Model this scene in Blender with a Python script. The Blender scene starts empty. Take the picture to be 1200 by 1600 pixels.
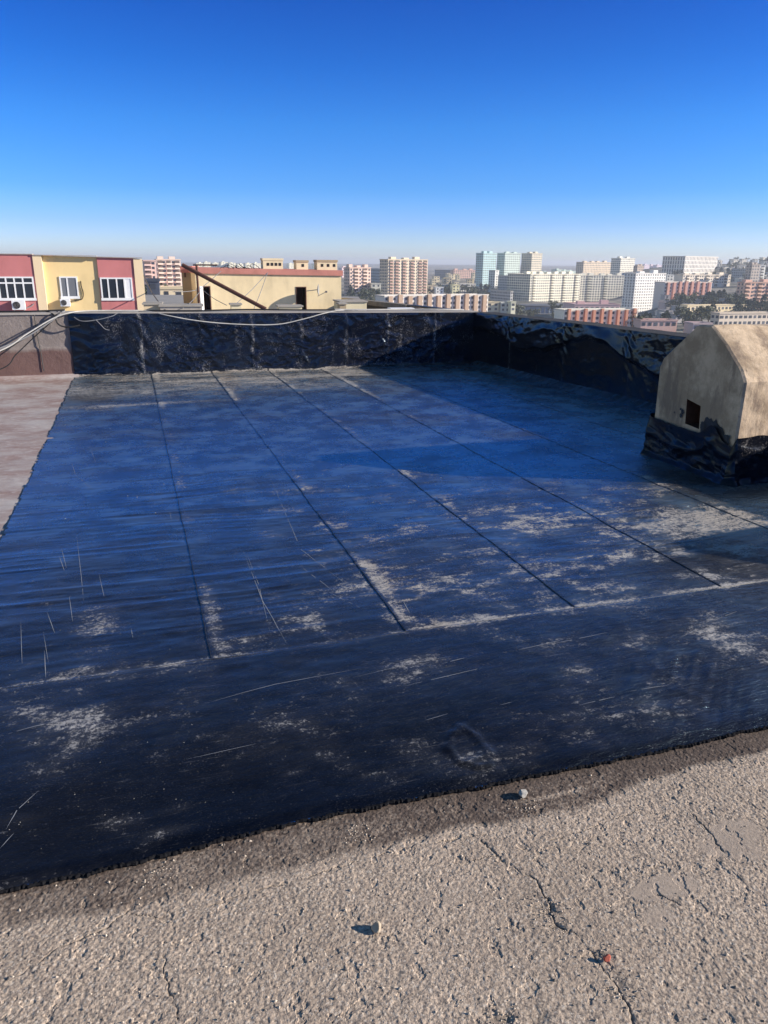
import bpy, math, random
import numpy as np
from mathutils import Vector
random.seed(7); rng = np.random.RandomState(11)
R = math.radians
sc = bpy.context.scene
COL = sc.collection

# ---------------------------------------------------------------- camera frame (measured)
F, EYE = 1190.0, 1.6
PITCH, ROLL, YAW = math.atan(390/1190), R(0.5), R(17.9)
FW = np.array([math.sin(YAW)*math.cos(PITCH), math.cos(YAW)*math.cos(PITCH), -math.sin(PITCH)])
RT = np.array([math.cos(YAW), -math.sin(YAW), 0.0]); UP = np.cross(RT, FW)
RT2 = RT*math.cos(ROLL)+UP*math.sin(ROLL); UP2 = UP*math.cos(ROLL)-RT*math.sin(ROLL)
U = np.array([math.cos(YAW), -math.sin(YAW)]); V = np.array([math.sin(YAW), math.cos(YAW)])
def ray(px, py):
    return FW*F+RT2*(px-600)+UP2*(800-py)
def ground(px, py, z=0.0):
    d = ray(px, py); t = (z-EYE)/d[2]; return (d[0]*t, d[1]*t)
def at(px, py, D):
    d = ray(px, py); t = D/(d[0]*V[0]+d[1]*V[1]); return np.array([d[0]*t, d[1]*t, EYE+d[2]*t])
def aspect(px): return (px-600)/1252.0

# ---------------------------------------------------------------- object helpers
def tag(o, label=None, cat=None, group=None, kind=None):
    if label: o['label'] = label
    if cat: o['category'] = cat
    if group: o['group'] = group
    if kind: o['kind'] = kind
    return o
def empty(name, loc=(0,0,0), rz=0.0):
    o = bpy.data.objects.new(name, None); COL.objects.link(o)
    o.location = loc; o.rotation_euler = (0,0,rz); o.empty_display_size = .2
    return o
def obj(name, me, parent=None):
    o = bpy.data.objects.new(name, me); COL.objects.link(o)
    if parent is not None: o.parent = parent
    return o
class MB:
    def __init__(s): s.v=[]; s.f=[]; s.m=[]
    def poly(s, pts, faces, mi=0):
        b=len(s.v); s.v += [tuple(map(float,p)) for p in pts]
        s.f += [tuple(b+i for i in f) for f in faces]; s.m += [mi]*len(faces); return s
    def box(s, x0,x1,y0,y1,z0,z1, mi=0):
        return s.poly([(x0,y0,z0),(x1,y0,z0),(x1,y1,z0),(x0,y1,z0),(x0,y0,z1),(x1,y0,z1),(x1,y1,z1),(x0,y1,z1)],
            [(0,3,2,1),(4,5,6,7),(0,1,5,4),(1,2,6,5),(2,3,7,6),(3,0,4,7)], mi)
    def tube(s, pts, r, n=8, mi=0):
        pts=[Vector(p) for p in pts]; rings=[]
        b=len(s.v)
        for i,p in enumerate(pts):
            d=(pts[min(i+1,len(pts)-1)]-pts[max(i-1,0)])
            if d.length < 1e-9: d=Vector((0,0,1))
            d.normalize()
            a=Vector((0,0,1)) if abs(d.z)<.9 else Vector((1,0,0))
            e1=d.cross(a).normalized(); e2=d.cross(e1)
            rr = r[i] if isinstance(r,(list,tuple)) else r
            for k in range(n):
                t=2*math.pi*k/n; q=p+(e1*math.cos(t)+e2*math.sin(t))*rr; s.v.append(tuple(q))
        for i in range(len(pts)-1):
            for k in range(n):
                a0=b+i*n+k; a1=b+i*n+(k+1)%n; s.f.append((a0,a1,a1+n,a0+n)); s.m.append(mi)
        s.f.append(tuple(b+k for k in range(n))[::-1]); s.m.append(mi)
        s.f.append(tuple(b+(len(pts)-1)*n+k for k in range(n))); s.m.append(mi)
        return s
    def prism(s, poly2, z0, z1, mi=0):
        n=len(poly2)
        return s.poly([(x,y,z0) for x,y in poly2]+[(x,y,z1) for x,y in poly2],
            [tuple(range(n))[::-1], tuple(range(n,2*n))]+[(i,(i+1)%n,n+(i+1)%n,n+i) for i in range(n)], mi)
    def mesh(s, name, mats):
        me=bpy.data.meshes.new(name); me.from_pydata(s.v,[],s.f)
        for m in (mats if isinstance(mats,(list,tuple)) else [mats]): me.materials.append(m)
        me.polygons.foreach_set('material_index', s.m); me.update(); return me
    def build(s, name, mats, parent=None): return obj(name, s.mesh(name,mats), parent)

def grid_mesh(name, P, mat, attrs=None, smooth=True, quads=None):
    """P: (ny,nx,3) array -> mesh"""
    ny,nx=P.shape[:2]; me=bpy.data.meshes.new(name)
    me.vertices.add(ny*nx); me.vertices.foreach_set('co', P.reshape(-1).astype(np.float32))
    i=np.arange((ny-1)*(nx-1)); r=i//(nx-1); c=i%(nx-1); a=r*nx+c
    if quads is not None: a=a[quads.reshape(-1)]
    q=np.stack([a,a+1,a+nx+1,a+nx],1).astype(np.int32); n=len(q)
    me.loops.add(n*4); me.loops.foreach_set('vertex_index', q.reshape(-1))
    me.polygons.add(n); me.polygons.foreach_set('loop_start', np.arange(n,dtype=np.int32)*4)
    me.polygons.foreach_set('loop_total', np.full(n,4,dtype=np.int32))
    me.polygons.foreach_set('use_smooth', np.full(n,smooth))
    me.update(calc_edges=True)
    for k,A in (attrs or {}).items():
        if A.ndim==2:
            at_=me.attributes.new(k,'FLOAT','POINT'); at_.data.foreach_set('value', A.reshape(-1).astype(np.float32))
    me.materials.append(mat); return me

# ---------------------------------------------------------------- numpy noise
_T = rng.rand(256,256)
def vn(x,y,s=0):
    x=np.asarray(x,float)+s*17.31; y=np.asarray(y,float)+s*7.77
    xi=np.floor(x).astype(int); yi=np.floor(y).astype(int); fx=x-xi; fy=y-yi
    fx=fx*fx*fx*(fx*(fx*6-15)+10); fy=fy*fy*fy*(fy*(fy*6-15)+10)
    g=lambda a,b:_T[a&255,b&255]
    return (g(xi,yi)*(1-fx)+g(xi+1,yi)*fx)*(1-fy)+(g(xi,yi+1)*(1-fx)+g(xi+1,yi+1)*fx)*fy
def fbm(x,y,o=4,s=0,g=.5):
    t=0;a=1;n=0
    for k in range(o):
        t=t+a*vn(x*2**k,y*2**k,s+k*3); n+=a; a*=g
    return t/n
def ridge(x,y,o=3,s=0):
    t=0;a=1;n=0
    for k in range(o):
        t=t+a*(1-np.abs(2*vn(x*2**k,y*2**k,s+k*5)-1)); n+=a; a*=.5
    return t/n
def ss(a,b,x): 
    t=np.clip((x-a)/(b-a),0,1); return t*t*(3-2*t)
def seg_dist(X,Y,pts):
    d=np.full(X.shape,9e9)
    for (x0,y0),(x1,y1) in zip(pts[:-1],pts[1:]):
        dx,dy=x1-x0,y1-y0; L=dx*dx+dy*dy+1e-12
        t=np.clip(((X-x0)*dx+(Y-y0)*dy)/L,0,1); d=np.minimum(d,np.hypot(X-x0-t*dx,Y-y0-t*dy))
    return d

# ---------------------------------------------------------------- materials
def mat(name):
    m=bpy.data.materials.new(name); m.use_nodes=True; nt=m.node_tree
    return m, nt, nt.nodes['Principled BSDF']
def N(nt,t,**k):
    n=nt.nodes.new(t)
    for a,b in k.items():
        if a.startswith('i_'): n.inputs[a[2:].replace('_',' ')].default_value=b
        else: setattr(n,a,b)
    return n
def ramp(nt, fac, stops):
    r=nt.nodes.new('ShaderNodeValToRGB'); e=r.color_ramp.elements
    while len(e)<len(stops): e.new(.5)
    for el,(p,c) in zip(e,stops): el.position=p; el.color=(*c,1) if len(c)==3 else c
    nt.links.new(fac,r.inputs['Fac']); return r
def mixc(nt,f,a,b):
    n=nt.nodes.new('ShaderNodeMix'); n.data_type='RGBA'
    for v,i in ((f,0),(a,6),(b,7)):
        if hasattr(v,'is_output'): nt.links.new(v,n.inputs[i])
        else: n.inputs[i].default_value = v if i==0 else (*v,1)
    return n.outputs[2]
def mixf(nt,f,a,b):
    n=nt.nodes.new('ShaderNodeMix'); n.data_type='FLOAT'
    for v,i in ((f,0),(a,2),(b,3)):
        if hasattr(v,'is_output'): nt.links.new(v,n.inputs[i])
        else: n.inputs[i].default_value=v
    return n.outputs[0]
def mth(nt,op,a,b=None,clamp=False):
    n=nt.nodes.new('ShaderNodeMath'); n.operation=op; n.use_clamp=clamp
    for v,i in ((a,0),(b,1)):
        if v is None: continue
        if hasattr(v,'is_output'): nt.links.new(v,n.inputs[i])
        else: n.inputs[i].default_value=v
    return n.outputs[0]
def coords(nt, scale=(1,1,1), gen=False):
    t=nt.nodes.new('ShaderNodeTexCoord'); m=nt.nodes.new('ShaderNodeMapping')
    m.inputs['Scale'].default_value=scale; nt.links.new(t.outputs['Generated' if gen else 'Object'],m.inputs[0]); return m.outputs[0]
def noise(nt, vec, scale, det=5, rough=.55):
    n=nt.nodes.new('ShaderNodeTexNoise'); n.inputs['Scale'].default_value=scale
    n.inputs['Detail'].default_value=det; n.inputs['Roughness'].default_value=rough
    nt.links.new(vec,n.inputs['Vector']); return n.outputs['Fac']
def bump(nt,bs,h,strength=.5,dist=.01):
    b=nt.nodes.new('ShaderNodeBump'); b.inputs['Strength'].default_value=strength; b.inputs['Distance'].default_value=dist
    nt.links.new(h,b.inputs['Height']); nt.links.new(b.outputs[0],bs.inputs['Normal']); return b
_pc={}
def paint(name, c, rough=.85, var=.12, sc_=.6, spec=.3, bstr=.15, metal=0):
    """worn painted / rendered surface"""
    if name in _pc: return _pc[name]
    m,nt,bs=mat(name); v=coords(nt)
    n1=noise(nt,v,sc_,6,.6); n2=noise(nt,coords(nt,(1,1,.25)),sc_*3,5,.65)
    s=mth(nt,'ADD',mth(nt,'MULTIPLY',n1,.6),mth(nt,'MULTIPLY',n2,.4))
    r=ramp(nt,s,[(.25,tuple(x*(1-var*1.6) for x in c)),(.5,c),(.75,tuple(min(1,x*(1+var)) for x in c))])
    nt.links.new(r.outputs[0],bs.inputs['Base Color']); bs.inputs['Roughness'].default_value=rough
    bs.inputs['Specular IOR Level'].default_value=spec; bs.inputs['Metallic'].default_value=metal
    bump(nt,bs,noise(nt,v,40,3),bstr,.004)
    _pc[name]=m; return m

# -- black bitumen membrane with dust
def membrane_mat(name, wall=False):
    m,nt,bs=mat(name); v=coords(nt)
    a=nt.nodes.new('ShaderNodeAttribute'); a.attribute_name='dust'
    fine=noise(nt,v,58,9,.82); mid=noise(nt,coords(nt,(1.0,2.6,1) if not wall else (1,1,.5)),7,7,.66)
    k=mth(nt,'ADD',mth(nt,'MULTIPLY',fine,.70),mth(nt,'MULTIPLY',mid,.30))
    k=mth(nt,'ADD',mth(nt,'MULTIPLY',mth(nt,'SUBTRACT',k,.5),1.8),.5)
    th=mth(nt,'SUBTRACT',.715,mth(nt,'MULTIPLY',a.outputs['Fac'],.25))
    d=mth(nt,'MULTIPLY',mth(nt,'SUBTRACT',k,th),9.0,clamp=True)
    d=mth(nt,'MULTIPLY',d,mth(nt,'ADD',.14,mth(nt,'MULTIPLY',a.outputs['Fac'],.66)),clamp=True)
    if not wall:
        stk=mth(nt,'MULTIPLY',mth(nt,'SUBTRACT',noise(nt,coords(nt,(1.3,15,1)),3,7,.74),.60),9,clamp=True)
        fl=mth(nt,'MULTIPLY',mth(nt,'SUBTRACT',noise(nt,v,170,4,.7),.63),14,clamp=True)
        lowm=ramp(nt,noise(nt,v,1.7,5,.6),[(.40,(0,0,0)),(.62,(1,1,1))]).outputs[0]
        ex=mth(nt,'ADD',mth(nt,'MULTIPLY',stk,.22),mth(nt,'MULTIPLY',fl,.55)); ex=mth(nt,'MULTIPLY',ex,mth(nt,'ADD',mth(nt,'MULTIPLY',lowm,.95),.05))
        d=mth(nt,'MAXIMUM',d,ex,clamp=True)
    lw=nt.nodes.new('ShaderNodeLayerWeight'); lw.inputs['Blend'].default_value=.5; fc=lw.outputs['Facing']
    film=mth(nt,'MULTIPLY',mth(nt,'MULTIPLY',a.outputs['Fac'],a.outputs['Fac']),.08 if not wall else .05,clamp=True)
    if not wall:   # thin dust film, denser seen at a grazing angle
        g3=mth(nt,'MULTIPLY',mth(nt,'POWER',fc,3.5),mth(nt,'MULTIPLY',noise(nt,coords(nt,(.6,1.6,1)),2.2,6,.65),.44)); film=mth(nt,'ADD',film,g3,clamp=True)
    base=mixc(nt,noise(nt,v,2.2,5),(.0010,.0018,.0045),(.0025,.0045,.0115))
    b=nt.nodes.new('ShaderNodeAttribute'); b.attribute_name='brown'
    dustc=mixc(nt,b.outputs['Fac'],(.40,.40,.41),(.38,.33,.28))
    c=mixc(nt,film,base,dustc); c=mixc(nt,d,c,dustc)
    nt.links.new(c,bs.inputs['Base Color'])
    r0=mixf(nt,noise(nt,v,5,5),.24,.40) if not wall else mixf(nt,noise(nt,v,4,3),.12,.26)
    r1=mixf(nt,mth(nt,'MAXIMUM',d,film),r0,.9)
    nt.links.new(r1,bs.inputs['Roughness'])
    bs.inputs['IOR'].default_value=1.5 if wall else 1.42
    sp=mixf(nt,d,.5 if wall else .07,.2); nt.links.new(sp,bs.inputs['Specular IOR Level'])
    tint=mixc(nt,d,(.62,.80,1.0),(1,1,1)); nt.links.new(tint,bs.inputs['Specular Tint'])
    if not wall:
        h=mth(nt,'ADD',mth(nt,'MULTIPLY',noise(nt,coords(nt,(1,3.6,1)),12,7,.62),1.0),mth(nt,'MULTIPLY',noise(nt,v,110,4,.6),.16)); bp=bump(nt,bs,h,.75,.016)
        gl=nt.nodes.new('ShaderNodeBsdfGlossy'); gl.inputs['Color'].default_value=(.50,.78,1,1); nt.links.new(mixf(nt,ramp(nt,noise(nt,v,3.2,6,.65),[(.36,(0,0,0)),(.62,(1,1,1))]).outputs[0],.15,.36),gl.inputs['Roughness'])
        nt.links.new(bp.outputs[0],gl.inputs['Normal'])
        ms=nt.nodes.new('ShaderNodeMixShader'); out=nt.nodes['Material Output']
        k2=mth(nt,'MULTIPLY',mth(nt,'POWER',fc,5.0),4.8,clamp=True); k2=mth(nt,'MULTIPLY',k2,mth(nt,'SUBTRACT',1.0,d),clamp=True); ga=nt.nodes.new('ShaderNodeAttribute'); ga.attribute_name='dull_shade'; k2=mth(nt,'MULTIPLY',k2,mth(nt,'SUBTRACT',.74,mth(nt,'MULTIPLY',ga.outputs['Fac'],.62)),clamp=True)
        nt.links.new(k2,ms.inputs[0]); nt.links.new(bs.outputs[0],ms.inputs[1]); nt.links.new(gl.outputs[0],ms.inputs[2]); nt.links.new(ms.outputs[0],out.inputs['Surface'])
    else:
        h=mth(nt,'ADD',noise(nt,coords(nt,(1,1,1)),9,4,.5),mth(nt,'MULTIPLY',noise(nt,v,60,3,.6),.10)); bump(nt,bs,h,.35,.012)
    return m
M={}
M['skirtfelt']=membrane_mat('black_bitumen_skirt',True); _b=M['skirtfelt'].node_tree.nodes['Principled BSDF']; _b.inputs['IOR'].default_value=1.35
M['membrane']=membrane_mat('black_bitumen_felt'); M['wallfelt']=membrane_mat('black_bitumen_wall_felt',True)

def concrete_attr_mat():
    m,nt,bs=mat('rough_screed'); v=coords(nt)
    def A(n):
        a=nt.nodes.new('ShaderNodeAttribute'); a.attribute_name=n; return a.outputs['Fac']
    n1=ramp(nt,noise(nt,v,2.6,8,.66),[(.34,(0,0,0)),(.64,(1,1,1))]).outputs[0]; n2=noise(nt,v,125,5,.75)
    c=mixc(nt,n1,(.46,.37,.285),(.72,.58,.45))
    c=mixc(nt,mth(nt,'MULTIPLY',mth(nt,'SUBTRACT',n2,.40),3.4,clamp=True),(.27,.215,.175),c)
    # speckle: pale and dark grains
    vor=N(nt,'ShaderNodeTexVoronoi',i_Scale=210.0); nt.links.new(v,vor.inputs['Vector'])
    sepc=nt.nodes.new('ShaderNodeSeparateColor'); nt.links.new(vor.outputs['Color'],sepc.inputs[0])
    c=mixc(nt,mth(nt,'MULTIPLY',mth(nt,'GREATER_THAN',sepc.outputs[0],.90),.45),c,(.60,.54,.47))
    c=mixc(nt,mth(nt,'MULTIPLY',mth(nt,'GREATER_THAN',sepc.outputs[1],.86),.6),c,(.10,.09,.085))
    c=mixc(nt,mth(nt,'MULTIPLY',A('smooth'),.6),c,mixc(nt,noise(nt,v,14,6,.7),(.30,.24,.20),(.46,.38,.31)))
    c=mixc(nt,mth(nt,'MULTIPLY',A('stain'),.92,clamp=True),c,mixc(nt,n2,(.020,.016,.015),(.13,.095,.08)))
    c=mixc(nt,mth(nt,'MULTIPLY',A('crack'),.75),c,(.06,.055,.05))
    nt.links.new(c,bs.inputs['Base Color']); bs.inputs['Roughness'].default_value=.95; bs.inputs['Specular IOR Level'].default_value=.2
    bump(nt,bs,noise(nt,v,260,4,.6),.5,.003); return m
M['screed']=concrete_attr_mat()

def shaft_mat():
    m,nt,bs=mat('cement_render'); v=coords(nt)
    n1=noise(nt,v,2.6,8,.68); n2=noise(nt,coords(nt,(1,1,.30)),4.5,8,.72); n3=noise(nt,v,26,6,.75)
    c=mixc(nt,ramp(nt,n1,[(.42,(0,0,0)),(.58,(1,1,1))]).outputs[0],(.36,.27,.185),(.60,.465,.33))
    c=mixc(nt,ramp(nt,n2,[(.50,(0,0,0)),(.60,(.85,.85,.85))]).outputs[0],c,(.24,.18,.135))
    c=mixc(nt,ramp(nt,n3,[(.60,(0,0,0)),(.72,(.7,.7,.7))]).outputs[0],c,(.10,.08,.07))
    nt.links.new(c,bs.inputs['Base Color']); bs.inputs['Roughness'].default_value=.92; bs.inputs['Specular IOR Level'].default_value=.2
    bump(nt,bs,mth(nt,'ADD',n3,mth(nt,'MULTIPLY',noise(nt,v,9,5),1.5)),.45,.012); return m
M['render']=shaft_mat()

def parapet_mat():
    m,nt,bs=mat('weathered_parapet'); v=coords(nt)
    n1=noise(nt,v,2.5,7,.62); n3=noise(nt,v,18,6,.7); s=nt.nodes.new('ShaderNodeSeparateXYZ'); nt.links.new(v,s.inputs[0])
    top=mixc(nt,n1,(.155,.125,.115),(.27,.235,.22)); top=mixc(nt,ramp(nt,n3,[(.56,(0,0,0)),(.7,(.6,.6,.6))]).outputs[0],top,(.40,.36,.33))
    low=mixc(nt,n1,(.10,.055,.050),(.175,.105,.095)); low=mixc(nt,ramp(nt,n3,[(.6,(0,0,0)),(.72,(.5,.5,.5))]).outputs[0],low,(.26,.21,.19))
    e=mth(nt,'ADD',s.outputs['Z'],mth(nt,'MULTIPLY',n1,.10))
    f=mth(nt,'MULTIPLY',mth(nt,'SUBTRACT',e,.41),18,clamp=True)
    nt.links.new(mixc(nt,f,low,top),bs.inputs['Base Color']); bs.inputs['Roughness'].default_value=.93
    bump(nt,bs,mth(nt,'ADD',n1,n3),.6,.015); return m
M['parapet']=parapet_mat()
def oldfelt_mat():
    m,nt,bs=mat('old_faded_felt'); v=coords(nt,(1,1.7,1)); n1=noise(nt,v,1.3,8,.68); n2=noise(nt,v,9,6,.7)
    c=mixc(nt,ramp(nt,n1,[(.40,(0,0,0)),(.66,(1,1,1))]).outputs[0],(.25,.17,.155),(.39,.355,.345))
    c=mixc(nt,ramp(nt,n2,[(.5,(0,0,0)),(.75,(.8,.8,.8))]).outputs[0],c,(.50,.46,.45))
    nt.links.new(c,bs.inputs['Base Color']); bs.inputs['Roughness'].default_value=.88; bump(nt,bs,n2,.5,.012); return m
M['oldfelt']=oldfelt_mat()
M['tar']=paint('hardened_tar',(.013,.014,.018),.5,.3,8,.5,.5)
M['dustline']=paint('pale_scratch',(.30,.31,.34),.9,.2,20,.2,.1)
M['cap']=paint('pale_coping',(.36,.33,.30),.9,.2,3,.3,.3)
M['hole']=paint('dark_recess',(.035,.020,.015),.95,.3,8,.1,.3)
M['rusthole']=paint('rusty_recess',(.07,.035,.025),.95,.4,12,.1,.4)
M['rust']=paint('rusty_steel',(.10,.045,.035),.8,.35,5,.3,.4)
M['matte_tar']=paint('matte_tar',(.012,.012,.014),.97,.3,20,.05,.6)
M['dark_coping']=paint('dusty_dark_coping',(.06,.06,.065),.95,.3,5,.1,.4)
M['white_cable']=paint('white_cable_sheath',(.50,.48,.45),.6,.2,6)
M['black_cable']=paint('black_cable_sheath',(.02,.02,.022),.5,.1,6)
M['grey_cable']=paint('grey_cable_sheath',(.20,.20,.21),.5,.1,6)
M['frame']=paint('white_window_frame',(.78,.79,.80),.5,.05,2)
M['glass']=None
m,nt,bs=mat('dark_window_glass'); bs.inputs['Base Color'].default_value=(.025,.032,.045,1); bs.inputs['Roughness'].default_value=.12; M['glass']=m
m,nt,bs=mat('curtained_glass'); bs.inputs['Base Color'].default_value=(.16,.17,.19,1); bs.inputs['Roughness'].default_value=.25; M['curtain']=m
M['winfar']=paint('far_window_dark',(.038,.044,.06),.5,.25,.3,.5,0)
M['winfar2']=paint('far_window_pale',(.13,.135,.155),.5,.2,.3,.5,0)
M['metal']=paint('grey_metal',(.30,.31,.32),.5,.15,4,.5,.1,.3)
M['leaf']=None

# ================================================================ OUR ROOF
WALL_Y, MEM_X0, MEM_Y0, FRONT = 11.80, -0.86, 1.855, 2.93
SEAMS=[(0.19,.19),(1.06,1.06),(1.91,1.93),(2.73,2.80),(3.52,3.74),(4.45,4.60)]   # x at far wall, x at front seam
def wall_x(y): return 5.36+(11.8-y)*.075        # right parapet inner face
def seam_x(s,y): t=(y-FRONT)/(WALL_Y-FRONT); return SEAMS[s][1]+(SEAMS[s][0]-SEAMS[s][1])*t

def axis(stops):
    out=[]
    for (a,b,st) in stops:
        n=max(2,int(round((b-a)/st))); out+=list(np.linspace(a,b,n,endpoint=False))
    out.append(stops[-1][1]); return np.array(out)
def edge_y(x): return MEM_Y0+.010*np.sin(x*3.1)+.012*(vn(x*4,x*0+3,4)-.5)+.010*(vn(x*23,x*0+3,5)-.5)
def ell(X,Y,px,py,rx,ry,ang=0):
    """dust patch centred where the felt shows it; radii in metres"""
    cx,cy=ground(px,py); c,s=math.cos(ang),math.sin(ang)
    u=((X-cx)*c+(Y-cy)*s)/rx; v=(-(X-cx)*s+(Y-cy)*c)/ry
    return np.exp(-(u*u+v*v))
xs=axis([(-2.4,4.2,.012),(4.2,6.6,.03)]); xs=xs[xs>=MEM_X0-.03]
ys=axis([(1.80,4.6,.0085),(4.6,7.5,.014),(7.5,11.85,.024)])
X,Y=np.meshgrid(xs,ys)
wob=.008*(vn(Y*4,X*0,9)-.5)
Z=.008+.010*(fbm(X*.9,Y*.9,3,1)-.5)
cross=(ridge(X*.8,Y*7.5+1.2*vn(X*1.3,Y*1.0,3),3,2)-.5)      # ripples lying across the strips
rip=ss(2.6,3.6,Y)*(.35+.65*fbm(X*.7,Y*.6,2,6))
Z+=cross*.0120*rip + .0035*(fbm(X*9,Y*16,3,8)-.5)
for s in range(len(SEAMS)):
    sx=seam_x(s,Y)+wob; Z+=.0013*ss(-.012,.012,X-sx)*(ss(.28,.0,np.abs(X-sx-.0)))*(Y>FRONT)
Z+=.0035*ss(.02,-.02,Y-(FRONT+.012*(vn(X*3,Y*0,5)-.5)))*ss(2.3,2.9,Y)
# drag wrinkles at the lower right of the front strip
cx,cy=ground(1080,1070); Z+=.012*(ridge((X+Y)*2.2,(X-Y)*10,2,7)-.4)*np.exp(-(((X-cx)/.28)**2+((Y-cy)/.35)**2))
cx,cy=ground(730,1170); rr=np.hypot((X-cx)/.06,(Y-cy)/.10)+.5*(vn(X*25,Y*25,3)-.5); Z+=.006*np.exp(-((rr-1)/.25)**2)
Z+=.05*ss(WALL_Y-.12,WALL_Y+.02,Y)**2                        # turns up at the walls
Z+=.07*ss(-.22,.02,X-wall_x(Y))**2
yb=edge_y(X); Z=np.where(Y<yb+.06, Z-.007*ss(.06,0,Y-yb), Z)
dust=.34*fbm(X*1.3,Y*1.3,4,12)+.03
dust+=.95*ss(8.6,10.9,Y)*(.35+.9*fbm(X*1.2,Y*4,3,13))*ss(4.2,3.0,X)
dust+=.20*ss(5.0,8.5,Y)*fbm(X*1.0,Y*5,4,30)
dust+=.62*ell(X,Y,240,632,.95,.10,.06)+.3*ell(X,Y,160,640,.3,.25)
DE=0
for (px,py,rx,ry,k) in [(150,1000,.10,.22,.75),(120,1060,.22,.11,.85),(105,1140,.15,.15,.85),(85,1205,.07,.05,.75),(30,1110,.12,.10,.6),
    (260,1055,.22,.03,.7),(600,985,.60,.05,.35),(860,955,.6,.12,.4),(1000,930,.5,.22,.6),(860,890,.5,.3,.4),(850,815,.30,.28,.85),(780,800,.35,.35,.5),
    (1100,815,.50,.20,1.9),(1180,830,.5,.22,.95),(1010,790,.5,.3,.6),(960,850,.35,.2,.5),(660,880,.35,.4,.50),(560,860,.12,.7,.25),(520,810,.25,.4,.42),
    (870,690,.8,.25,.5),(870,640,.4,.12,.6),(1000,655,.4,.1,.5),(640,1030,.10,.05,.7),(1090,965,.12,.06,.95),(1110,990,.22,.08,.8),(1150,1020,.25,.2,.6),
    (900,1045,.06,.06,.8),(990,1005,.08,.06,.55),(740,1180,.05,.07,.6),(585,1215,.05,.02,.95),(450,1130,.10,.05,.55),(270,1300,.06,.02,.8),
    (285,1265,.06,.02,.6),(180,1290,.05,.03,.6),(460,1210,.05,.02,.7),(20,1290,.06,.03,.8),(1040,1130,.2,.1,.5),(1160,1010,.2,.3,.55),(250,820,.05,.9,.35),(345,985,.1,.2,.3),(385,1005,.06,.07,.9),(700,1050,.4,.1,.35),
    (500,1180,.25,.07,.30),(800,1120,.1,.05,.5)]:
    DE=DE+k*ell(X,Y,px,py,rx*1.15,ry*1.15)
dust+=DE*(.02+1.9*np.clip(fbm(X*6,Y*11,5,25,.62)-.12,0,1))*.72
dust+=.50*ss(.50,.70,fbm(X*4.2,Y*7.5,5,27,.65))*ss(7.5,5,Y)*ss(-.4,1.0,X)*(Y>FRONT)
dust+=1.05*(.35+.65*ss(.30,.60,fbm(X*2.6,Y*2.6,4,28,.6)))*np.exp(-((Y-(FRONT+.008))/.024)**2)*(.05+1.2*fbm(X*3.2,Y*3,3,15))
for s in range(len(SEAMS)):
    d=X-seam_x(s,Y)-wob; dust+=.55*np.exp(-((d-.045)/.05)**2)*ss(.38,.72,fbm(X*5,Y*2.4,4,16+s))*(Y>FRONT)
dust+=.42*ss(.48,.74,fbm(X*3.2,Y*3.6,5,19,.6))*ss(5,3,Y)
seam_dark=np.zeros_like(X)
for s in range(len(SEAMS)):
    d=np.abs(X-seam_x(s,Y)-wob); seam_dark=np.maximum(seam_dark,(d<.008)*(Y>FRONT)*.4)
dust*=1-seam_dark; dust=np.clip(dust,0,1.25)
brown=np.clip(.25+.9*ss(2.5,4.8,X)*ss(2.0,4.0,Y)*ss(6,4.5,Y)+.5*np.exp(-((X-1.2)/.12)**2)+.5*ss(10,11.5,Y),0,1)
dull_shade=np.zeros_like(X)      # dull black patches; shadow darkness beside the vent shafts painted in too
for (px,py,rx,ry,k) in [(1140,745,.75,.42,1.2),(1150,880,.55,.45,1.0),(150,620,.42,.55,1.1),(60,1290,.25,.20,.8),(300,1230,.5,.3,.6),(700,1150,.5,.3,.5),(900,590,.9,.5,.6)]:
    dull_shade+=k*ell(X,Y,px,py,rx,ry)
dull_shade*=.55+.9*fbm(X*2.2,Y*3,4,33); dull_shade+=.35*ss(.5,.75,fbm(X*1.6,Y*3.0,5,34,.6)); dull_shade=np.clip(dull_shade,0,1)
P=np.stack([X,np.where(Y<yb,yb,Y),Z],2)
Xc=(X[:-1,:-1]+X[1:,1:])/2; Yc=(Y[:-1,:-1]+Y[1:,1:])/2
ledge=MEM_X0+.012*(vn(Yc*6,Xc*0,21)-.5)+.008*(vn(Yc*25,Xc*0,22)-.5)
q=(Yc>edge_y(Xc)-.008)&(Xc<wall_x(Yc)+.03)&(Xc>ledge)
memb=obj('roof_membrane',grid_mesh('roof_membrane',P,M['membrane'],{'dust':dust,'brown':brown,'dull_shade':dull_shade},quads=q)); tag(memb,kind='structure')
def mem_z(x,y):
    i=min(len(ys)-1,int(np.searchsorted(ys,y))); j=min(len(xs)-1,int(np.searchsorted(xs,x))); return float(Z[i,j])

# lap seams (raised tar beads) : parts of the membrane
for s in range(len(SEAMS)):
    pts=[]; y=FRONT+.01
    while y<WALL_Y-.02:
        x=seam_x(s,y)+.008*(float(vn(y*4,0.0,9))-.5)+random.uniform(-.002,.002); pts.append((x,y,mem_z(x,y)+.001)); y+=.05+.01*random.random()
    rr=[.0012+.0016*random.random() for _ in pts]
    MB().tube(pts,rr,6).build('seam',M['tar'],memb)
pts=[]; x=MEM_X0
while x<5.9:
    y=FRONT+.012*(float(vn(x*3,0.0,5))-.5); pts.append((x,y,mem_z(x,y)-.001)); x+=.06
MB().tube(pts,.003,5).build('seam',M['tar'],memb)
b=MB(); x=-1.0
pts=[]; rr=[]
while x<6.0:
    y=float(edge_y(np.array([x]))[0])+random.uniform(-.004,.004); pts.append((x,y-.002,.001)); rr.append(random.uniform(.0035,.0075)); x+=.006
MB().tube(pts,rr,6).build('tar_edge',M['matte_tar'],memb)
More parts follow.
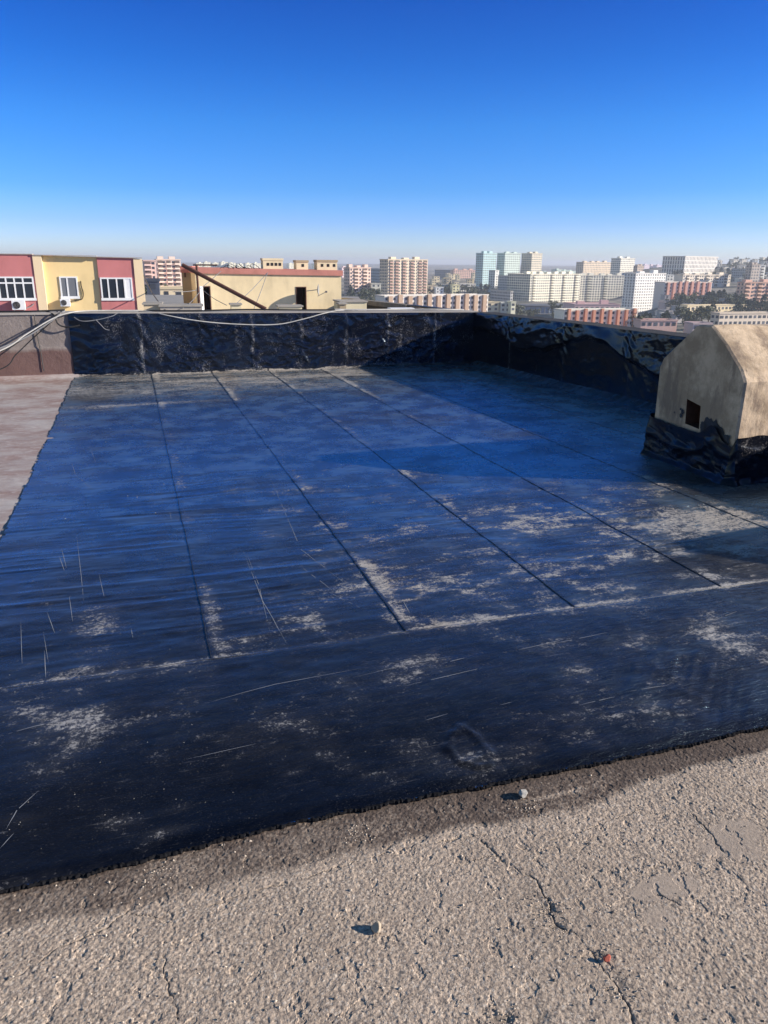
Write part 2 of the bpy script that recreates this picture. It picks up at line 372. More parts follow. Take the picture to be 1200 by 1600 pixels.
# long pale scratches, px polylines in the photograph -> on the felt
scr=[[(320,1103),(430,1072),(560,1048)],[(550,1062),(640,1040),(705,1028)],[(0,1155),(60,1138),(105,1128)],[(380,862),(410,940),(448,1008)],[(383,860),(404,915),(422,990)],
 [(420,742),(470,860),(540,915)],[(800,1021),(895,1000)],[(850,1012),(948,992)],[(1115,972),(1155,957)],[(1170,962),(1200,950)],[(120,840),(127,900),(131,942)],[(96,858),(104,890)],
 [(92,870),(101,895)],[(68,990),(76,1038)],[(74,960),(86,993)],[(33,975),(35,1040)],[(155,900),(164,940)],[(108,930),(114,975)],[(265,800),(268,815)],[(140,696),(149,724)],[(10,1300),(27,1270),(60,1240)],
 [(0,1330),(22,1306)],[(120,745),(142,765)],[(112,725),(119,745)],[(1060,1000),(1090,985)],[(980,1085),(1045,1073)],[(290,1190),(400,1165)],[(660,1130),(700,1118)],[(205,985),(208,1000)],[(780,1105),(800,1100)],
 [(630,1075),(760,1045)],[(460,880),(520,925)],[(510,925),(562,952)],[(690,1040),(730,1030)],[(70,1020),(72,1062)],[(585,895),(608,925)],[(628,938),(640,960)],[(905,1105),(960,1092)]]
b=MB()
for pl in scr:
    w=random.uniform(.0006,.0013)
    P2=[]
    for (a,c) in zip(pl[:-1],pl[1:]):
        for t in np.linspace(0,1,10)[:-1]:
            P2.append(ground(a[0]+(c[0]-a[0])*t,a[1]+(c[1]-a[1])*t))
    P2.append(ground(*pl[-1]))
    n=len(P2)
    for i in range(n-1):
        if random.random()<.12: continue
        x0,y0=P2[i]; x1,y1=P2[i+1]; L=math.hypot(x1-x0,y1-y0)+1e-9; nx,ny=-(y1-y0)/L,(x1-x0)/L
        t0=math.sin(math.pi*(i+.15)/(n)); t1=math.sin(math.pi*(i+1.0)/(n)); w0=w*max(.15,t0); w1=w*max(.15,t1)
        z0=mem_z(x0,y0)+.0012; z1=mem_z(x1,y1)+.0012
        b.poly([(x0-nx*w0,y0-ny*w0,z0),(x1-nx*w1,y1-ny*w1,z1),(x1+nx*w1,y1+ny*w1,z1),(x0+nx*w0,y0+ny*w0,z0)],[(0,1,2,3)])
tag(b.build('scratch_marks',M['dustline'],memb),kind='stuff')

# small pale grit and crumbs lying on the felt
b=MB()
for i in range(520):
    if i<300: px,py=random.uniform(0,1200),random.uniform(800,1380)
    else: px,py=random.uniform(100,1100),random.uniform(600,900)
    x,y=ground(px,py)
    if not (MEM_X0+.05<x<wall_x(y)-.2 and 1.9<y<11.6): continue
    r=random.choice([.0006,.0008,.001,.0016])*(1 if y<5 else 2.2); z=mem_z(x,y)
    b.poly([(x-r,y-r*.6,z),(x+r,y-r,z),(x+r*.7,y+r,z),(x-r,y+r*.8,z),(x,y,z+r*1.1)],[(0,1,4),(1,2,4),(2,3,4),(3,0,4)])
tag(b.build('grit',M['cap']),'pale grit and crumbs scattered over the black roofing felt','grit',kind='stuff')

# old faded felt to the left, screed in front
xs2=axis([(-9,-3,.2),(-3,-.80,.03)]); ys2=axis([(1.7,12.0,.03)])
X2,Y2=np.meshgrid(xs2,ys2); Z2=.0005+.010*(fbm(X2*2,Y2*5,3,31)-.5)+.06*ss(11.62,11.84,Y2)**2
tag(obj('roof_old_felt',grid_mesh('roof_old_felt',np.stack([X2,Y2,Z2],2),M['oldfelt'])),kind='structure')

xs3=axis([(-1.2,-.62,.02),(-.62,2.35,.0027),(2.35,7.0,.05)]); ys3=axis([(-2.0,.55,.05),(.55,1.92,.0027)])
X3,Y3=np.meshgrid(xs3,ys3)
def pxl(l): return [ground(*p) for p in l]
crk=np.zeros_like(X3); depth=np.zeros_like(X3)
for pl,w in [([(752,1312),(790,1345),(835,1372),(858,1408),(868,1440),(905,1462),(935,1500),(965,1540),(985,1575),(992,1605)],.0042),
             ([(200,1420),(170,1446),(140,1458),(105,1472),(60,1500),(10,1535)],.0028),([(203,1424),(250,1430),(330,1412),(400,1390),(470,1372),(530,1352),(620,1325),(760,1300)],.0022),
             ([(255,1470),(258,1520),(270,1565),(285,1600)],.0028),([(1080,1270),(1110,1300),(1125,1325),(1150,1345)],.0030),([(1175,1255),(1200,1275)],.003),
             ([(1025,1395),(1050,1405),(1062,1412)],.0028),([(300,1330),(320,1322)],.002),([(700,1352),(790,1330),(900,1300),(1000,1262)],.0014)]:
    g=pxl(pl); jx=.016*(fbm(X3*45,Y3*45,3,41)-.5); jy=.016*(fbm(X3*45,Y3*45,3,42)-.5); d=seg_dist(X3+jx,Y3+jy,g)
    k=np.exp(-(d/(w*.62))**2)*np.clip(2.2*vn(X3*34,Y3*34,43)-.25,0,1); crk=np.maximum(crk,k)
grain=fbm(X3*118,Y3*118,2,50,.6); grain2=fbm(X3*42,Y3*42,2,54)
sm=np.zeros_like(X3)
for px,py,rx,ry,k in [(1040,1385,.10,.035,1),(1030,1430,.04,.03,.9),(1150,1300,.07,.05,1),(1120,1320,.05,.04,.9),(1165,1330,.05,.03,.8),(700,1395,.08,.03,.35)]:
    sm=np.maximum(sm,k*ss(.42,.62,ell(X3,Y3,px,py,rx*1.35,ry*1.35)*(.7+.6*fbm(X3*30,Y3*30,3,60))))
amp=.0020*(1-.85*sm)*(.75+.5*fbm(X3*3,Y3*3,2,61))
fadein=ss(-.8,-.6,X3)*ss(.5,.6,Y3)
Z3=-.004+amp*(grain*1.0+grain2*.3-.65)*1.5*fadein+.006*(fbm(X3*2.2,Y3*2.2,3,62)-.5)-.0035*crk
hol=np.zeros_like(X3)
for px,py,rx,ry in [(850,1420,.022,.03),(870,1445,.02,.015),(935,1488,.015,.012),(780,1590,.03,.02),(840,1590,.02,.02),(965,1530,.012,.02)]:
    hol=np.maximum(hol,ell(X3,Y3,px,py,rx,ry)*(.3+vn(X3*70,Y3*70,63)))
Z3-=.006*hol; crk=np.maximum(crk,hol*.8*(vn(X3*110,Y3*110,64)>.45))
pit=(fbm(X3*26,Y3*26,3,66)>.71)*1.0; Z3-=.002*pit
# tar run-over: wider toward the right, with an uneven hem
wband=.115+.05*fbm(X3*2.0,Y3*0,3,70)+.035*np.sin(X3*2.2+.6)+.05*ell(X3,Y3,900,1230,.25,.6)+.035*(fbm(X3*7,Y3*7,3,72)-.5)
dd=edge_y(X3)-Y3
stain=ss(1.06,.80,dd/wband)*(.42+.62*fbm(X3*5,Y3*5,4,71)+.35*ss(.06,.0,dd))
stain*=.95+.65*ss(.4,1.1,X3)
stain*=.55+.75*vn(X3*150,Y3*150,77)+.2*(vn(X3*35,Y3*35,78)-.5); stain=np.clip(stain-.6*ell(X3,Y3,870,1240,.14,.010),0,1)
stain=np.maximum(stain,.0)
scrd=obj('roof_screed',grid_mesh('roof_screed',np.stack([X3,Y3,Z3],2),M['screed'],{'stain':stain,'smooth':sm,'crack':crk},smooth=False)); tag(scrd,kind='structure')

# loose grains and crumbs on the screed
rg_=random.Random(5); gb=MB()
def zs3(x,y):
    i=min(len(ys3)-1,int(np.searchsorted(ys3,y))); j=min(len(xs3)-1,int(np.searchsorted(xs3,x))); return float(Z3[i,j])
cl_=pxl([(850,1415),(870,1445),(935,1490),(975,1550),(780,1590),(820,1260),(1150,1190),(560,1300),(250,1360)])
for i in range(900):
    if i<420: x,y=ground(rg_.uniform(-20,1220),rg_.uniform(1210,1620))
    else:
        c_=rg_.choice(cl_); x,y=c_[0]+rg_.gauss(0,.03),c_[1]+rg_.gauss(0,.022)
    if y>edge_y(np.array([x]))[0]-.012 or not -.6<x<2.3 or y<.57: continue
    rr_=rg_.choice([.0018,.0024,.0032,.0045]) if i<420 else rg_.choice([.0016,.0022,.0032]); z=zs3(x,y)+.0004; p_=[]
    for k_ in range(5):
        t_=6.283*k_/5+rg_.uniform(-.4,.4); p_.append((x+rr_*math.cos(t_)*rg_.uniform(.7,1.2),y+rr_*math.sin(t_)*rg_.uniform(.7,1.1),z))
    p_+=[(x+rr_*.3*rg_.uniform(-1,1),y+rr_*.3*rg_.uniform(-1,1),z+rr_*rg_.uniform(.8,1.4))]
    gb.poly(p_,[(k_,(k_+1)%5,5) for k_ in range(5)],rg_.choice([0,0,1]))
tag(gb.build('gravel_crumbs',[paint('pale_crumb',(.55,.46,.37),.9,.2,30,.2,.3),paint('dark_crumb',(.16,.14,.125),.9,.2,30,.2,.3)]),'loose pale and dark crumbs scattered over the bare screed','gravel',kind='stuff')

# building under it all
b=MB(); b.box(-9,6.5,-8,12.15,-40,-.03)
tag(b.build('roof_deck',paint('deck_concrete',(.33,.30,.27))),kind='structure')

# ---- far parapet: bare part left, felt-clad part
def parapet_run(name,x0,x1,zt,label):
    e=empty(name,((x0+x1)/2,WALL_Y,0)); tag(e,label,'parapet wall'); return e
left=empty('parapet_wall',(-4.9,WALL_Y,0)); tag(left,'bare brown weathered parapet wall with darker painted base at the left','parapet wall')
nx,nz=420,70
gx=np.linspace(-9+4.9,MEM_X0+4.9+.02,nx); gz=np.linspace(-.02,.885,nz); GX,GZ=np.meshgrid(gx,gz)
GY=.012*(fbm(GX*3,GZ*3,4,80)-.5)+.01*ss(.40,.44,GZ)-.02*ss(.06,0,GZ)
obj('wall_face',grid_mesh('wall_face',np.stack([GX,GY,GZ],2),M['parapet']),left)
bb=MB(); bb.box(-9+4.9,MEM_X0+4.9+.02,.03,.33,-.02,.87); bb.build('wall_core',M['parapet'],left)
bb=MB(); pts=[(-9+4.9,0),(MEM_X0+4.9+.02,0)]
bb.box(-9+4.9,MEM_X0+4.9+.02,-.012,.34,.872,.900); bb.build('coping',M['cap'],left)
bb=MB(); cr=[(-1.29+4.9,-.012,.87),(-1.285+4.9,-.014,.6),(-1.265+4.9,-.014,.35),(-1.26+4.9,-.014,.1)]; bb.tube(cr,.006,5); bb.build('crack',M['tar'],left)

def clad(name, L, H, seams_at, seed, lean=0.0, sheetgap=.0, fold=1.0, nx_=None):
    """returns displacement arrays for a felt-clad face: s along, z up"""
    s=np.linspace(0,L,nx_ or int(L/.012)); z=np.linspace(-.01,H,84)
    S,Zz=np.meshgrid(s,z)
    pm=ss(.3,.7,vn(S*1.7,Zz*2.2,seed+20))
    o=.030*(ridge(S*1.6+.8*vn(S*2,Zz*2,seed),Zz*3.2+1.1*vn(S*1.5,Zz*1.1,seed+1),2,seed+2)-.5)*fold
    o+=.026*(.35+pm)*(ridge(S*5+Zz*2.5,Zz*6-S*1.3,2,seed+4)-.5)*fold+.013*(.2+pm)*(ridge(S*13-Zz*9,Zz*14+S*6,2,seed+14)-.5)*fold
    o+=.012*(fbm(S*3,Zz*2,3,seed+7)-.5)
    for sx in seams_at:
        d=S-sx-.012*(vn(Zz*5,S*0,seed+9)-.5); o+=.006*ss(-.01,.01,d)*ss(.30,0,np.abs(d))+.004*np.exp(-(d/.016)**2)
        o+=.006*np.sin(Zz*26+d*38+8*vn(Zz*4,S*3,seed+12))*np.exp(-(d/.11)**2)*(.3+vn(Zz*3,S*2,seed+11))
    o+=.035*ss(.07,0,Zz)                # heel
    o*=1-.65*ss(H-.05,H,Zz)
    o+=lean*(Zz<9)
    return S,Zz,o
# clad far wall
zl,zr=.885,.835
Lw=5.42-MEM_X0
sm_=[.95,1.80,2.55,3.30,4.02,4.70,5.5]
S,Zz,o=clad('far',Lw,1.0,sm_,100,fold=.80)
H=zl+(zr-zl)*S/Lw+.006*(fbm(S*1.4,S*0,3,99)-.5)
Zw=np.where(Zz<0,Zz,Zz*H)
wf=empty('parapet_wall',(MEM_X0,WALL_Y,0)); tag(wf,'far parapet wall wrapped in crinkled shiny black bitumen felt','parapet wall')
dw=.20+.50*fbm(S*2,Zz*3,4,110)+sum(q_*np.exp(-((S-a-.012*(vn(Zz*5,S*0,109)-.5))/.026)**2) for a,q_ in zip(sm_,(.9,.45,1.0,.6,.9,.5,.7)))*fbm(S*3,Zz*6,3,111)
dw+=.55*ss(.10,0,Zz)*fbm(S*4,Zz*4,3,112)
dw*=1-.7*ss(.6,.2,S)*(S<.9)
obj('felt_cladding',grid_mesh('felt_cladding',np.stack([S,-o-.01,Zw],2),M['wallfelt'],{'dust':np.clip(dw,0,1),'brown':np.full(S.shape,.35)}),wf)
bb=MB(); bb.poly([(0,.02,-.02),(Lw,.02,-.02),(Lw,.02,zr-.02),(0,.02,zl-.02),(0,.33,-.02),(Lw,.33,-.02),(Lw,.33,zr-.02),(0,.33,zl-.02)],[(0,1,2,3),(4,7,6,5),(0,4,5,1),(3,2,6,7),(0,3,7,4),(1,5,6,2)])
bb.build('wall_core',M['parapet'],wf)
bb=MB(); bb.poly([(0,-.004,zl-.012),(Lw,-.004,zr-.012),(Lw,-.004,zr+.014),(0,-.004,zl+.014),(0,.35,zl-.012),(Lw,.35,zr-.012),(Lw,.35,zr+.014),(0,.35,zl+.014)],[(0,1,2,3),(4,7,6,5),(0,4,5,1),(3,2,6,7),(0,3,7,4),(1,5,6,2)])
bb.build('coping',M['cap'],wf)
# right parapet (inner face in shade, felt sagging from the top)
Lr=12.0; ang=math.atan(.075)
rw=empty('parapet_wall',(wall_x(WALL_Y),WALL_Y,0), -math.pi/2+ang)   # local +x runs toward the viewer, local -y is inward... 
tag(rw,'right parapet wall hung with sagging black felt, running behind the concrete vent shaft','parapet wall')
sr=[1.15,2.55,3.9,5.1,6.3,7.5,9]
S,Zz,o=clad('right',Lr,1.0,sr,140,fold=.42,nx_=760)
Hr=.835+.02*ss(0,3,S)+.012*(fbm(S*1.1,S*0,3,139)-.5)
Zw=np.where(Zz<0,Zz,Zz*Hr)
sag=.60+.16*np.sin(S*2.3+.8)+.22*(fbm(S*1.3,S*0,3,143)-.5)          # hem of the loose upper sheet
up=ss(sag-.03,sag+.05,Zz)*ss(.25,.5,fbm(S*.9,S*0,2,147))
o+=up*(.05*(1-Zz)/(1-sag+.001)+.016)+.035*(fbm(S*2.1,Zz*2.0,3,145)-.5)*up
Pr=np.stack([S,-o-.01,Zw],2)
dr=.10+.3*fbm(S*2,Zz*3,4,150)+.9*np.exp(-(np.minimum.reduce([np.abs(S-a) for a in sr])/.025)**2)*fbm(S*3,Zz*6,3,111)+.3*np.exp(-((Zz-sag)/.03)**2)
obj('felt_cladding',grid_mesh('felt_cladding',Pr,M['wallfelt'],{'dust':np.clip(dr,0,1),'brown':np.full(S.shape,.2)}),rw)
bb=MB(); bb.box(0,Lr,.03,.34,-.02,.82); bb.build('wall_core',M['parapet'],rw)
bb=MB(); n=60
for i in range(n):
    a,c=Lr*i/n,Lr*(i+1)/n; za=.838+.02*float(ss(0,3,np.array(a)))+.004*random.random()
    bb.box(a,c,-.012+.006*random.random(),.35,za-.03,za-.004)
bb.build('coping',M['dark_coping'],rw)

# ---- concrete vent shafts (pentagonal gable, body along +X)
def shaft(x0,x1,ymid,label,seed):
    e=empty('vent_shaft',(x0,ymid,0)); tag(e,label,'vent shaft','gabled concrete vent shafts along the right parapet')
    w=.49; L=x1-x0
    prof=[(-w,-.02),(w,-.02),(w,.40),(w*1.0,.78),(w*.93,.85),(w*.52,1.02),(.09,1.15),(-.07,1.155),(-.24,1.04),(-w*.9,.87),(-w,.79),(-w,.40)]
    # order counter-clockwise seen from -X ; body as fine skin with slight waviness
    n=len(prof); me=MB()
    def ring(x): return [(x,y*(1+.03*(float(vn(x*3+i,i*1.7,seed))-.5)),z+.022*(float(vn(x*3.3,i*2.1,seed+1))-.5)*(z>.1)) for i,(y,z) in enumerate(prof)]
    K=15; pts=[]
    KX=[.0,.022]+[L*k/K for k in range(1,K)]; KX.append(L)
    for k in range(K+1):
        rg=ring(KX[k]*1.0)
        if k==0: rg=[(x,y*.982+0*z,.5+(z-.5)*.985 if z>.1 else z) for x,y,z in ring(.022)]; rg=[(0+.006*(float(vn(i*2.3,seed,5))-.5),y,z) for i,(x,y,z) in enumerate(rg)]
        pts+=rg
    fs=[]
    for k in range(K):
        for i in range(n):
            a=k*n+i; b_=k*n+(i+1)%n; fs.append((a,a+n,b_+n,b_))
    # far end closed; the near gable face gets an opening
    fs.append(tuple(K*n+i for i in range(n)))
    me.poly(pts,fs)
    # near gable: fan between outline and hole
    hy0,hy1,hz0,hz1=-.075,.085,.35,.555
    hole=[(hy0-.010,hz0),(hy1,hz0+.012),(hy1+.016,hz1+.008),(hy0+.006,hz1-.022)]
    o=pts[:n]; b0=len(me.v)
    me.v+= [(0,y,z) for y,z in hole]+[(.13,y,z) for y,z in hole]
    # outline indices 0..n-1 ; connect by region
    # outline: 0(-w,0)1(w,0)2(w,.4)3(w,.78)4..6 apex7 8 9 10(-w,.79)11(-w,.4)
    A=lambda i:b0+i
    fr=[(0,A(0),A(1),1),(1,A(1),2),(2,A(1),A(2),3),(3,A(2),4),(4,A(2),5),(5,A(2),6),(6,A(2),A(3),7),(7,A(3),8),(8,A(3),9),(9,A(3),10),(10,A(3),11),(11,A(3),A(0)),(11,A(0),0)]
    for f in fr: me.f.append(f); me.m.append(0)
    for i in range(4):
        me.f.append((A(i),A((i+1)%4),A(4+(i+1)%4),A(4+i))); me.m.append(1)
    me.f.append((A(4),A(5),A(6),A(7))); me.m.append(1)
    o_=me.build('shaft_body',[M['render'],M['rusthole']],e)
    # felt skirt wrapped round the foot
    per=[(L,-w-.02),(0-.02,-w-.02),(-.02,w+.02),(L,w+.02)]
    segs=[]; tot=0
    for (a,c) in zip(per[:-1],per[1:]): segs.append((a,c,tot,math.dist(a,c))); tot+=math.dist(a,c)
    s=np.linspace(0,tot,int(tot/.012)); z=np.linspace(0,1,46); S,T=np.meshgrid(s,z)
    bx=np.zeros_like(S);by=np.zeros_like(S);nx_=np.zeros_like(S);ny_=np.zeros_like(S)
    for a,c,t0,l in segs:
        k=(S>=t0-1e-9)&(S<=t0+l+1e-9); u=(S-t0)/l
        bx=np.where(k,a[0]+(c[0]-a[0])*u,bx); by=np.where(k,a[1]+(c[1]-a[1])*u,by)
        dx,dy=(c[0]-a[0])/l,(c[1]-a[1])/l; nx_=np.where(k,-(-dy)*-1 if False else dy,nx_); ny_=np.where(k,-dx,ny_)
    # outward: for path going (L,-w)->(0,-w): direction (-1,0): outward is -y
    cx_=L/2; sg=np.sign((bx-cx_)*nx_+(by)*ny_); sg[sg==0]=1; nx_*=sg; ny_*=sg
    sc0=L+.02  # arc position of near-right corner
    yface=S-sc0
    top=.37+.03*(fbm(S*5,S*0,3,seed+5)-.5)-.05*ss(0,.9,yface-.1)*0
    top=np.where((yface>0)&(yface<1.0), .30+.13*ss(.0,.18,yface)*0+.10*np.exp(-((yface-.24)/.10)**2)+.05*yface+.02*(fbm(S*14,S*0,3,seed+6)-.5), top)
    zz=T*top
    out=.030*ss(.06,0,zz)+.022*(ridge(S*3+T*1.2,zz*7-S*2,2,seed+8)-.35)*(1-T**3)+.014*(ridge(S*9+zz*6,zz*16-S*4,2,seed+18)-.5)*(1-T**3)+.02*(fbm(S*4,zz*5,3,seed+9)-.3)*(1-T**4)+.012
    out+=.03*np.exp(-((T-.62-.12*np.sin(S*5))/.10)**2)*(1-T)
    for co in (sc0,sc0+2*w+.04): out+=.02*np.exp(-((S-co)/.05)**2)*(1-T)**1.3
    PP=np.stack([bx+nx_*out,by+ny_*out,zz],2)
    dd=np.clip(.25*fbm(S*3,zz*4,3,seed+12)+.9*ss(.02,0,T-.0)*0+.5*(S<L-.02)*fbm(S*6,zz*9,3,seed+13)*ss(.3,.7,T)+.4*(yface>0)*ss(.7,.4,T)*fbm(S*2.5,T*3,3,seed+14),0,1)  # dust, with brownish highlights of the felt painted in as patches
    sk=obj('felt_skirt',grid_mesh('felt_skirt',PP,M['skirtfelt'],{'dust':dd,'brown':np.full(S.shape,.75)}),e)
    # tar splashes above the skirt edge
    bb=MB(); k=0
    for cy_,cz_,r in [(-.20,.39,.075),(-.25,.36,.09),(-.14,.36,.04),(-.32,.33,.09),(.125,.45,.020),(.14,.42,.018),(-.13,.39,.03),(.15,.47,.010),(.22,.43,.008),(-.36,.30,.07),(-.40,.33,.05)]:
        m_=22; pp=[]
        for i in range(m_):
            t=2*math.pi*i/m_; q_=r*(.72+.5*random.random()); pp.append((-.004-.001*k,cy_+q_*math.cos(t),cz_+q_*1.0*math.sin(t)))
        bb.poly([(-.0045-.001*k,cy_,cz_)]+pp,[(0,1+(i+1)%m_,1+i) for i in range(m_)]); k+=1; bb.build('tar_splash',M['tar'],e); bb=MB()
    return e
v1=shaft(4.25,5.80,4.95+.09,'gabled beige concrete vent shaft with a square hole and a black felt skirt',3)
v2=shaft(5.80,7.4,2.36,'nearer gabled concrete vent shaft, only its shadow seen at the right edge',17)
# nearer black strip of felt beyond v2 not needed

# ---- loose stones and chips on the screed
def rock(px,py,size,flat,col,label,seed,cat='stone'):
    x,y=ground(px,py); rs=np.random.RandomState(seed)
    import bmesh
    bm=bmesh.new(); bmesh.ops.create_icosphere(bm,subdivisions=3,radius=1)
    dirs=rs.randn(9,3); dirs/=np.linalg.norm(dirs,axis=1)[:,None]; cut=rs.uniform(.55,.85,9)
    for v_ in bm.verts:
        p=np.array(v_.co)
        for d_,c_ in zip(dirs,cut):
            t=p@d_
            if t>c_: p=p-d_*(t-c_)
        p*=1+.06*(rs.rand()-.5); v_.co=(p[0]*size[0],p[1]*size[1],p[2]*size[2])
    me=bpy.data.meshes.new('stone'); bm.to_mesh(me); bm.free(); me.materials.append(paint('stone_'+str(seed),col,.9,.2,30,.3,.6))
    o=obj('stone' if cat=='stone' else 'brick_chip',me); o.location=(x,y,size[2]*.62); o.rotation_euler=(rs.uniform(-.2,.2),rs.uniform(-.2,.2),rs.uniform(0,6)); tag(o,label,cat)
rock(817,1243,(.020,.014,.014),1,(.34,.33,.31),'pale grey pebble lying beside the edge of the black felt',5)
rock(588,1452,(.017,.013,.014),1,(.40,.33,.25),'small beige stone casting a dark shadow on the bare screed',8)
rock(948,1500,(.011,.009,.010),1,(.42,.11,.075),'small red brick chip lying on the cracked screed',12,'brick chip')

# ---- cables on the far wall
def cable(name,pts,r,m_,label,sagn=10):
    P=[Vector(p) for p in pts]; out=[]
    for i in range(len(P)-1):
        p0=P[max(0,i-1)];p1=P[i];p2=P[i+1];p3=P[min(len(P)-1,i+2)]
        for k in range(sagn):
            t=k/sagn; out.append(.5*((2*p1)+(-p0+p2)*t+(2*p0-5*p1+4*p2-p3)*t*t+(-p0+3*p1-3*p2+p3)*t**3))
    out.append(P[-1]); o=MB().tube([tuple(p) for p in out],r,7).build(name,M[m_]); tag(o,label,'cable'); return o
def wp(px,py,Yp=11.70):
    d=ray(px,py); t=Yp/d[1]; return (d[0]*t,Yp,EYE+d[2]*t)
cable('cable',[(-5.2,10.2,.02),(-3.6,10.8,.02),(-2.7,11.2,.10)]+[wp(0,548,11.50),wp(40,523,11.62),wp(80,499,11.70),wp(108,489,11.74)]+[(-.55,11.86,.915),(.1,11.9,.91)],.0095,'white_cable','thick white cable slanting up across the bare brown wall')
cable('cable',[(-3.6,11.0,.05),(-2.6,11.3,.16),wp(0,544,11.52),wp(40,527,11.62),wp(78,503,11.70),wp(90,494,11.74),(-.9,11.9,.915)],.011,'grey_cable','grey cable running just above the thick white one on the brown wall')
cable('cable',[(-3.6,11.0,.05),(-2.6,11.3,.16),wp(0,549,11.54),wp(30,533,11.64),wp(62,512,11.70),wp(88,494,11.75),wp(96,487,11.85)],.013,'black_cable','black cable twisted behind the white cable on the brown wall')
cable('cable',[(-3.6,11.0,.05),(-2.6,11.3,.03),wp(0,577,11.5),wp(25,554,11.6),wp(50,530,11.68),wp(86,497,11.74),(-1.0,11.9,.915)],.008,'black_cable','thin dark cable hanging lowest across the brown wall')
cable('cable',[(-1.15,11.95,.91),wp(84,492,11.75),wp(90,505,11.72),wp(98,510,11.72),wp(110,511,11.72),wp(125,508,11.75)],.011,'black_cable','short black cable looping beside the edge of the felt cladding')
cable('cable',[(-.7,11.9,.905),(-.2,11.93,.905),(.2,11.88,.90),wp(262,493,11.74),wp(300,500,11.72),wp(345,505,11.72),wp(400,507.5,11.72),wp(440,506,11.72),wp(480,497,11.73),wp(505,490,11.75),(3.1,11.84,.89),(3.6,11.95,.885),(4.7,12.0,.88)],.0075,'white_cable','white cable sagging in a long curve below the top of the felt wall')
cable('cable',[(-.85,11.85,.9),wp(125,501,11.74),wp(150,500,11.74),wp(175,494,11.75),wp(190,488,11.8),(.3,12.0,.9)],.006,'grey_cable','thin grey cable dipping at the left end of the felt wall')
cable('cable',[(.2,11.92,.905),(.9,11.87,.90),(1.6,11.95,.905),(2.6,11.88,.895),(3.3,11.93,.89)],.012,'black_cable','black cable lying along the top of the far wall')
cable('cable',[(3.0,11.86,.90),(3.6,11.84,.893),(4.2,11.90,.888),(4.75,11.85,.885),(5.2,11.92,.870)],.010,'white_cable','white hose lying on the far wall towards the right corner')
cable('cable',[(-9,11.9,.95),(-4,11.92,.92),(-2.2,11.9,.915),(-1.4,11.86,.915),(-.9,11.93,.925)],.012,'black_cable','black cable lying along the top of the bare brown wall')
cable('cable',[wp(150,500,11.73),wp(158,508,11.72),wp(164,514,11.71),wp(171,516,11.71)],.005,'grey_cable','short loose wire end hanging on the felt wall near its left end',5)

exec_city=True
# ================================================================ NEIGHBOURS AND CITY
CTRL=[]     # (x,y,z) ground control points
def uv2w(u,v): return (U[0]*u+V[0]*v, U[1]*u+V[1]*v)
class Facade:
    """a vertical plane at the place where a wall stands; maps photo points to (s,z) on it"""
    def __init__(s,px0,D,theta):
        s.C=(aspect(px0)*D,D); s.th=theta; s.w=uv2w(*s.C); s.rz=theta-YAW
        s.d=(math.cos(s.rz),math.sin(s.rz))
    def __call__(s,px,py):
        d=ray(px,py); nx,ny=-s.d[1],s.d[0]; t=(s.w[0]*nx+s.w[1]*ny)/(d[0]*nx+d[1]*ny)
        x,y=d[0]*t,d[1]*t; return ((x-s.w[0])*s.d[0]+(y-s.w[1])*s.d[1], EYE+d[2]*t)
def panel(b,f,x0,y0,x1,y1,ya,yb,mi=0):
    s0,z1=f(x0,y0); s1,z0=f(x1,y1); b.box(s0,s1,ya,yb,z0,z1,mi); return (s0,s1,z0,z1)

PINK=paint('pink_red_render',(.52,.19,.19),.85,.16,.5); YEL=paint('yellow_render',(.80,.61,.31),.85,.14,.5); CRM=paint('cream_render',(.80,.64,.42),.85,.07,.35)
# --- red and yellow apartment building
f=Facade(0,50,R(17)); e=empty('apartment_building',(*f.w,0),f.rz); tag(e,'red and yellow rendered apartment building with white windows at the left edge','building')
for (x0,x1,yt0,yt1,m_,nm,dy) in [(-150,51,395,397.5,PINK,'red_wall_bay',-.25),(51,65,399,399.3,CRM,'cream_pier',-.30),(65,151,399.3,401.5,YEL,'yellow_wall_bay',0),(151,208,402,403.5,PINK,'red_wall_bay',-.10),(208,222,403.5,405,CRM,'cream_pier',-.16)]:
    s0,za=f(x0,yt0); s1,zb=f(x1,yt1); b=MB()
    b.poly([(s0,dy,-36),(s1,dy,-36),(s1,dy,zb),(s0,dy,za),(s0,12,-36),(s1,12,-36),(s1,12,zb),(s0,12,za)],[(0,1,2,3),(4,7,6,5),(0,4,5,1),(3,2,6,7),(0,3,7,4),(1,5,6,2)])
    b.build(nm,m_,e)
b=MB()
for (x0,x1,y,dy) in [(-150,51,396,-.33),(51,151,399,-.36),(151,222,402,-.24)]:
    s0,z=f(x0,y); s1,z2=f(x1,y+1.8); b.poly([(s0,dy,z),(s1,dy,z2),(s1,dy,z2+.05),(s0,dy,z+.05),(s0,.5,z),(s1,.5,z2),(s1,.5,z2+.05),(s0,.5,z+.05)],[(0,1,2,3),(4,7,6,5),(0,4,5,1),(3,2,6,7),(0,3,7,4),(1,5,6,2)])
b.build('roof_edge',M['cap'],e)
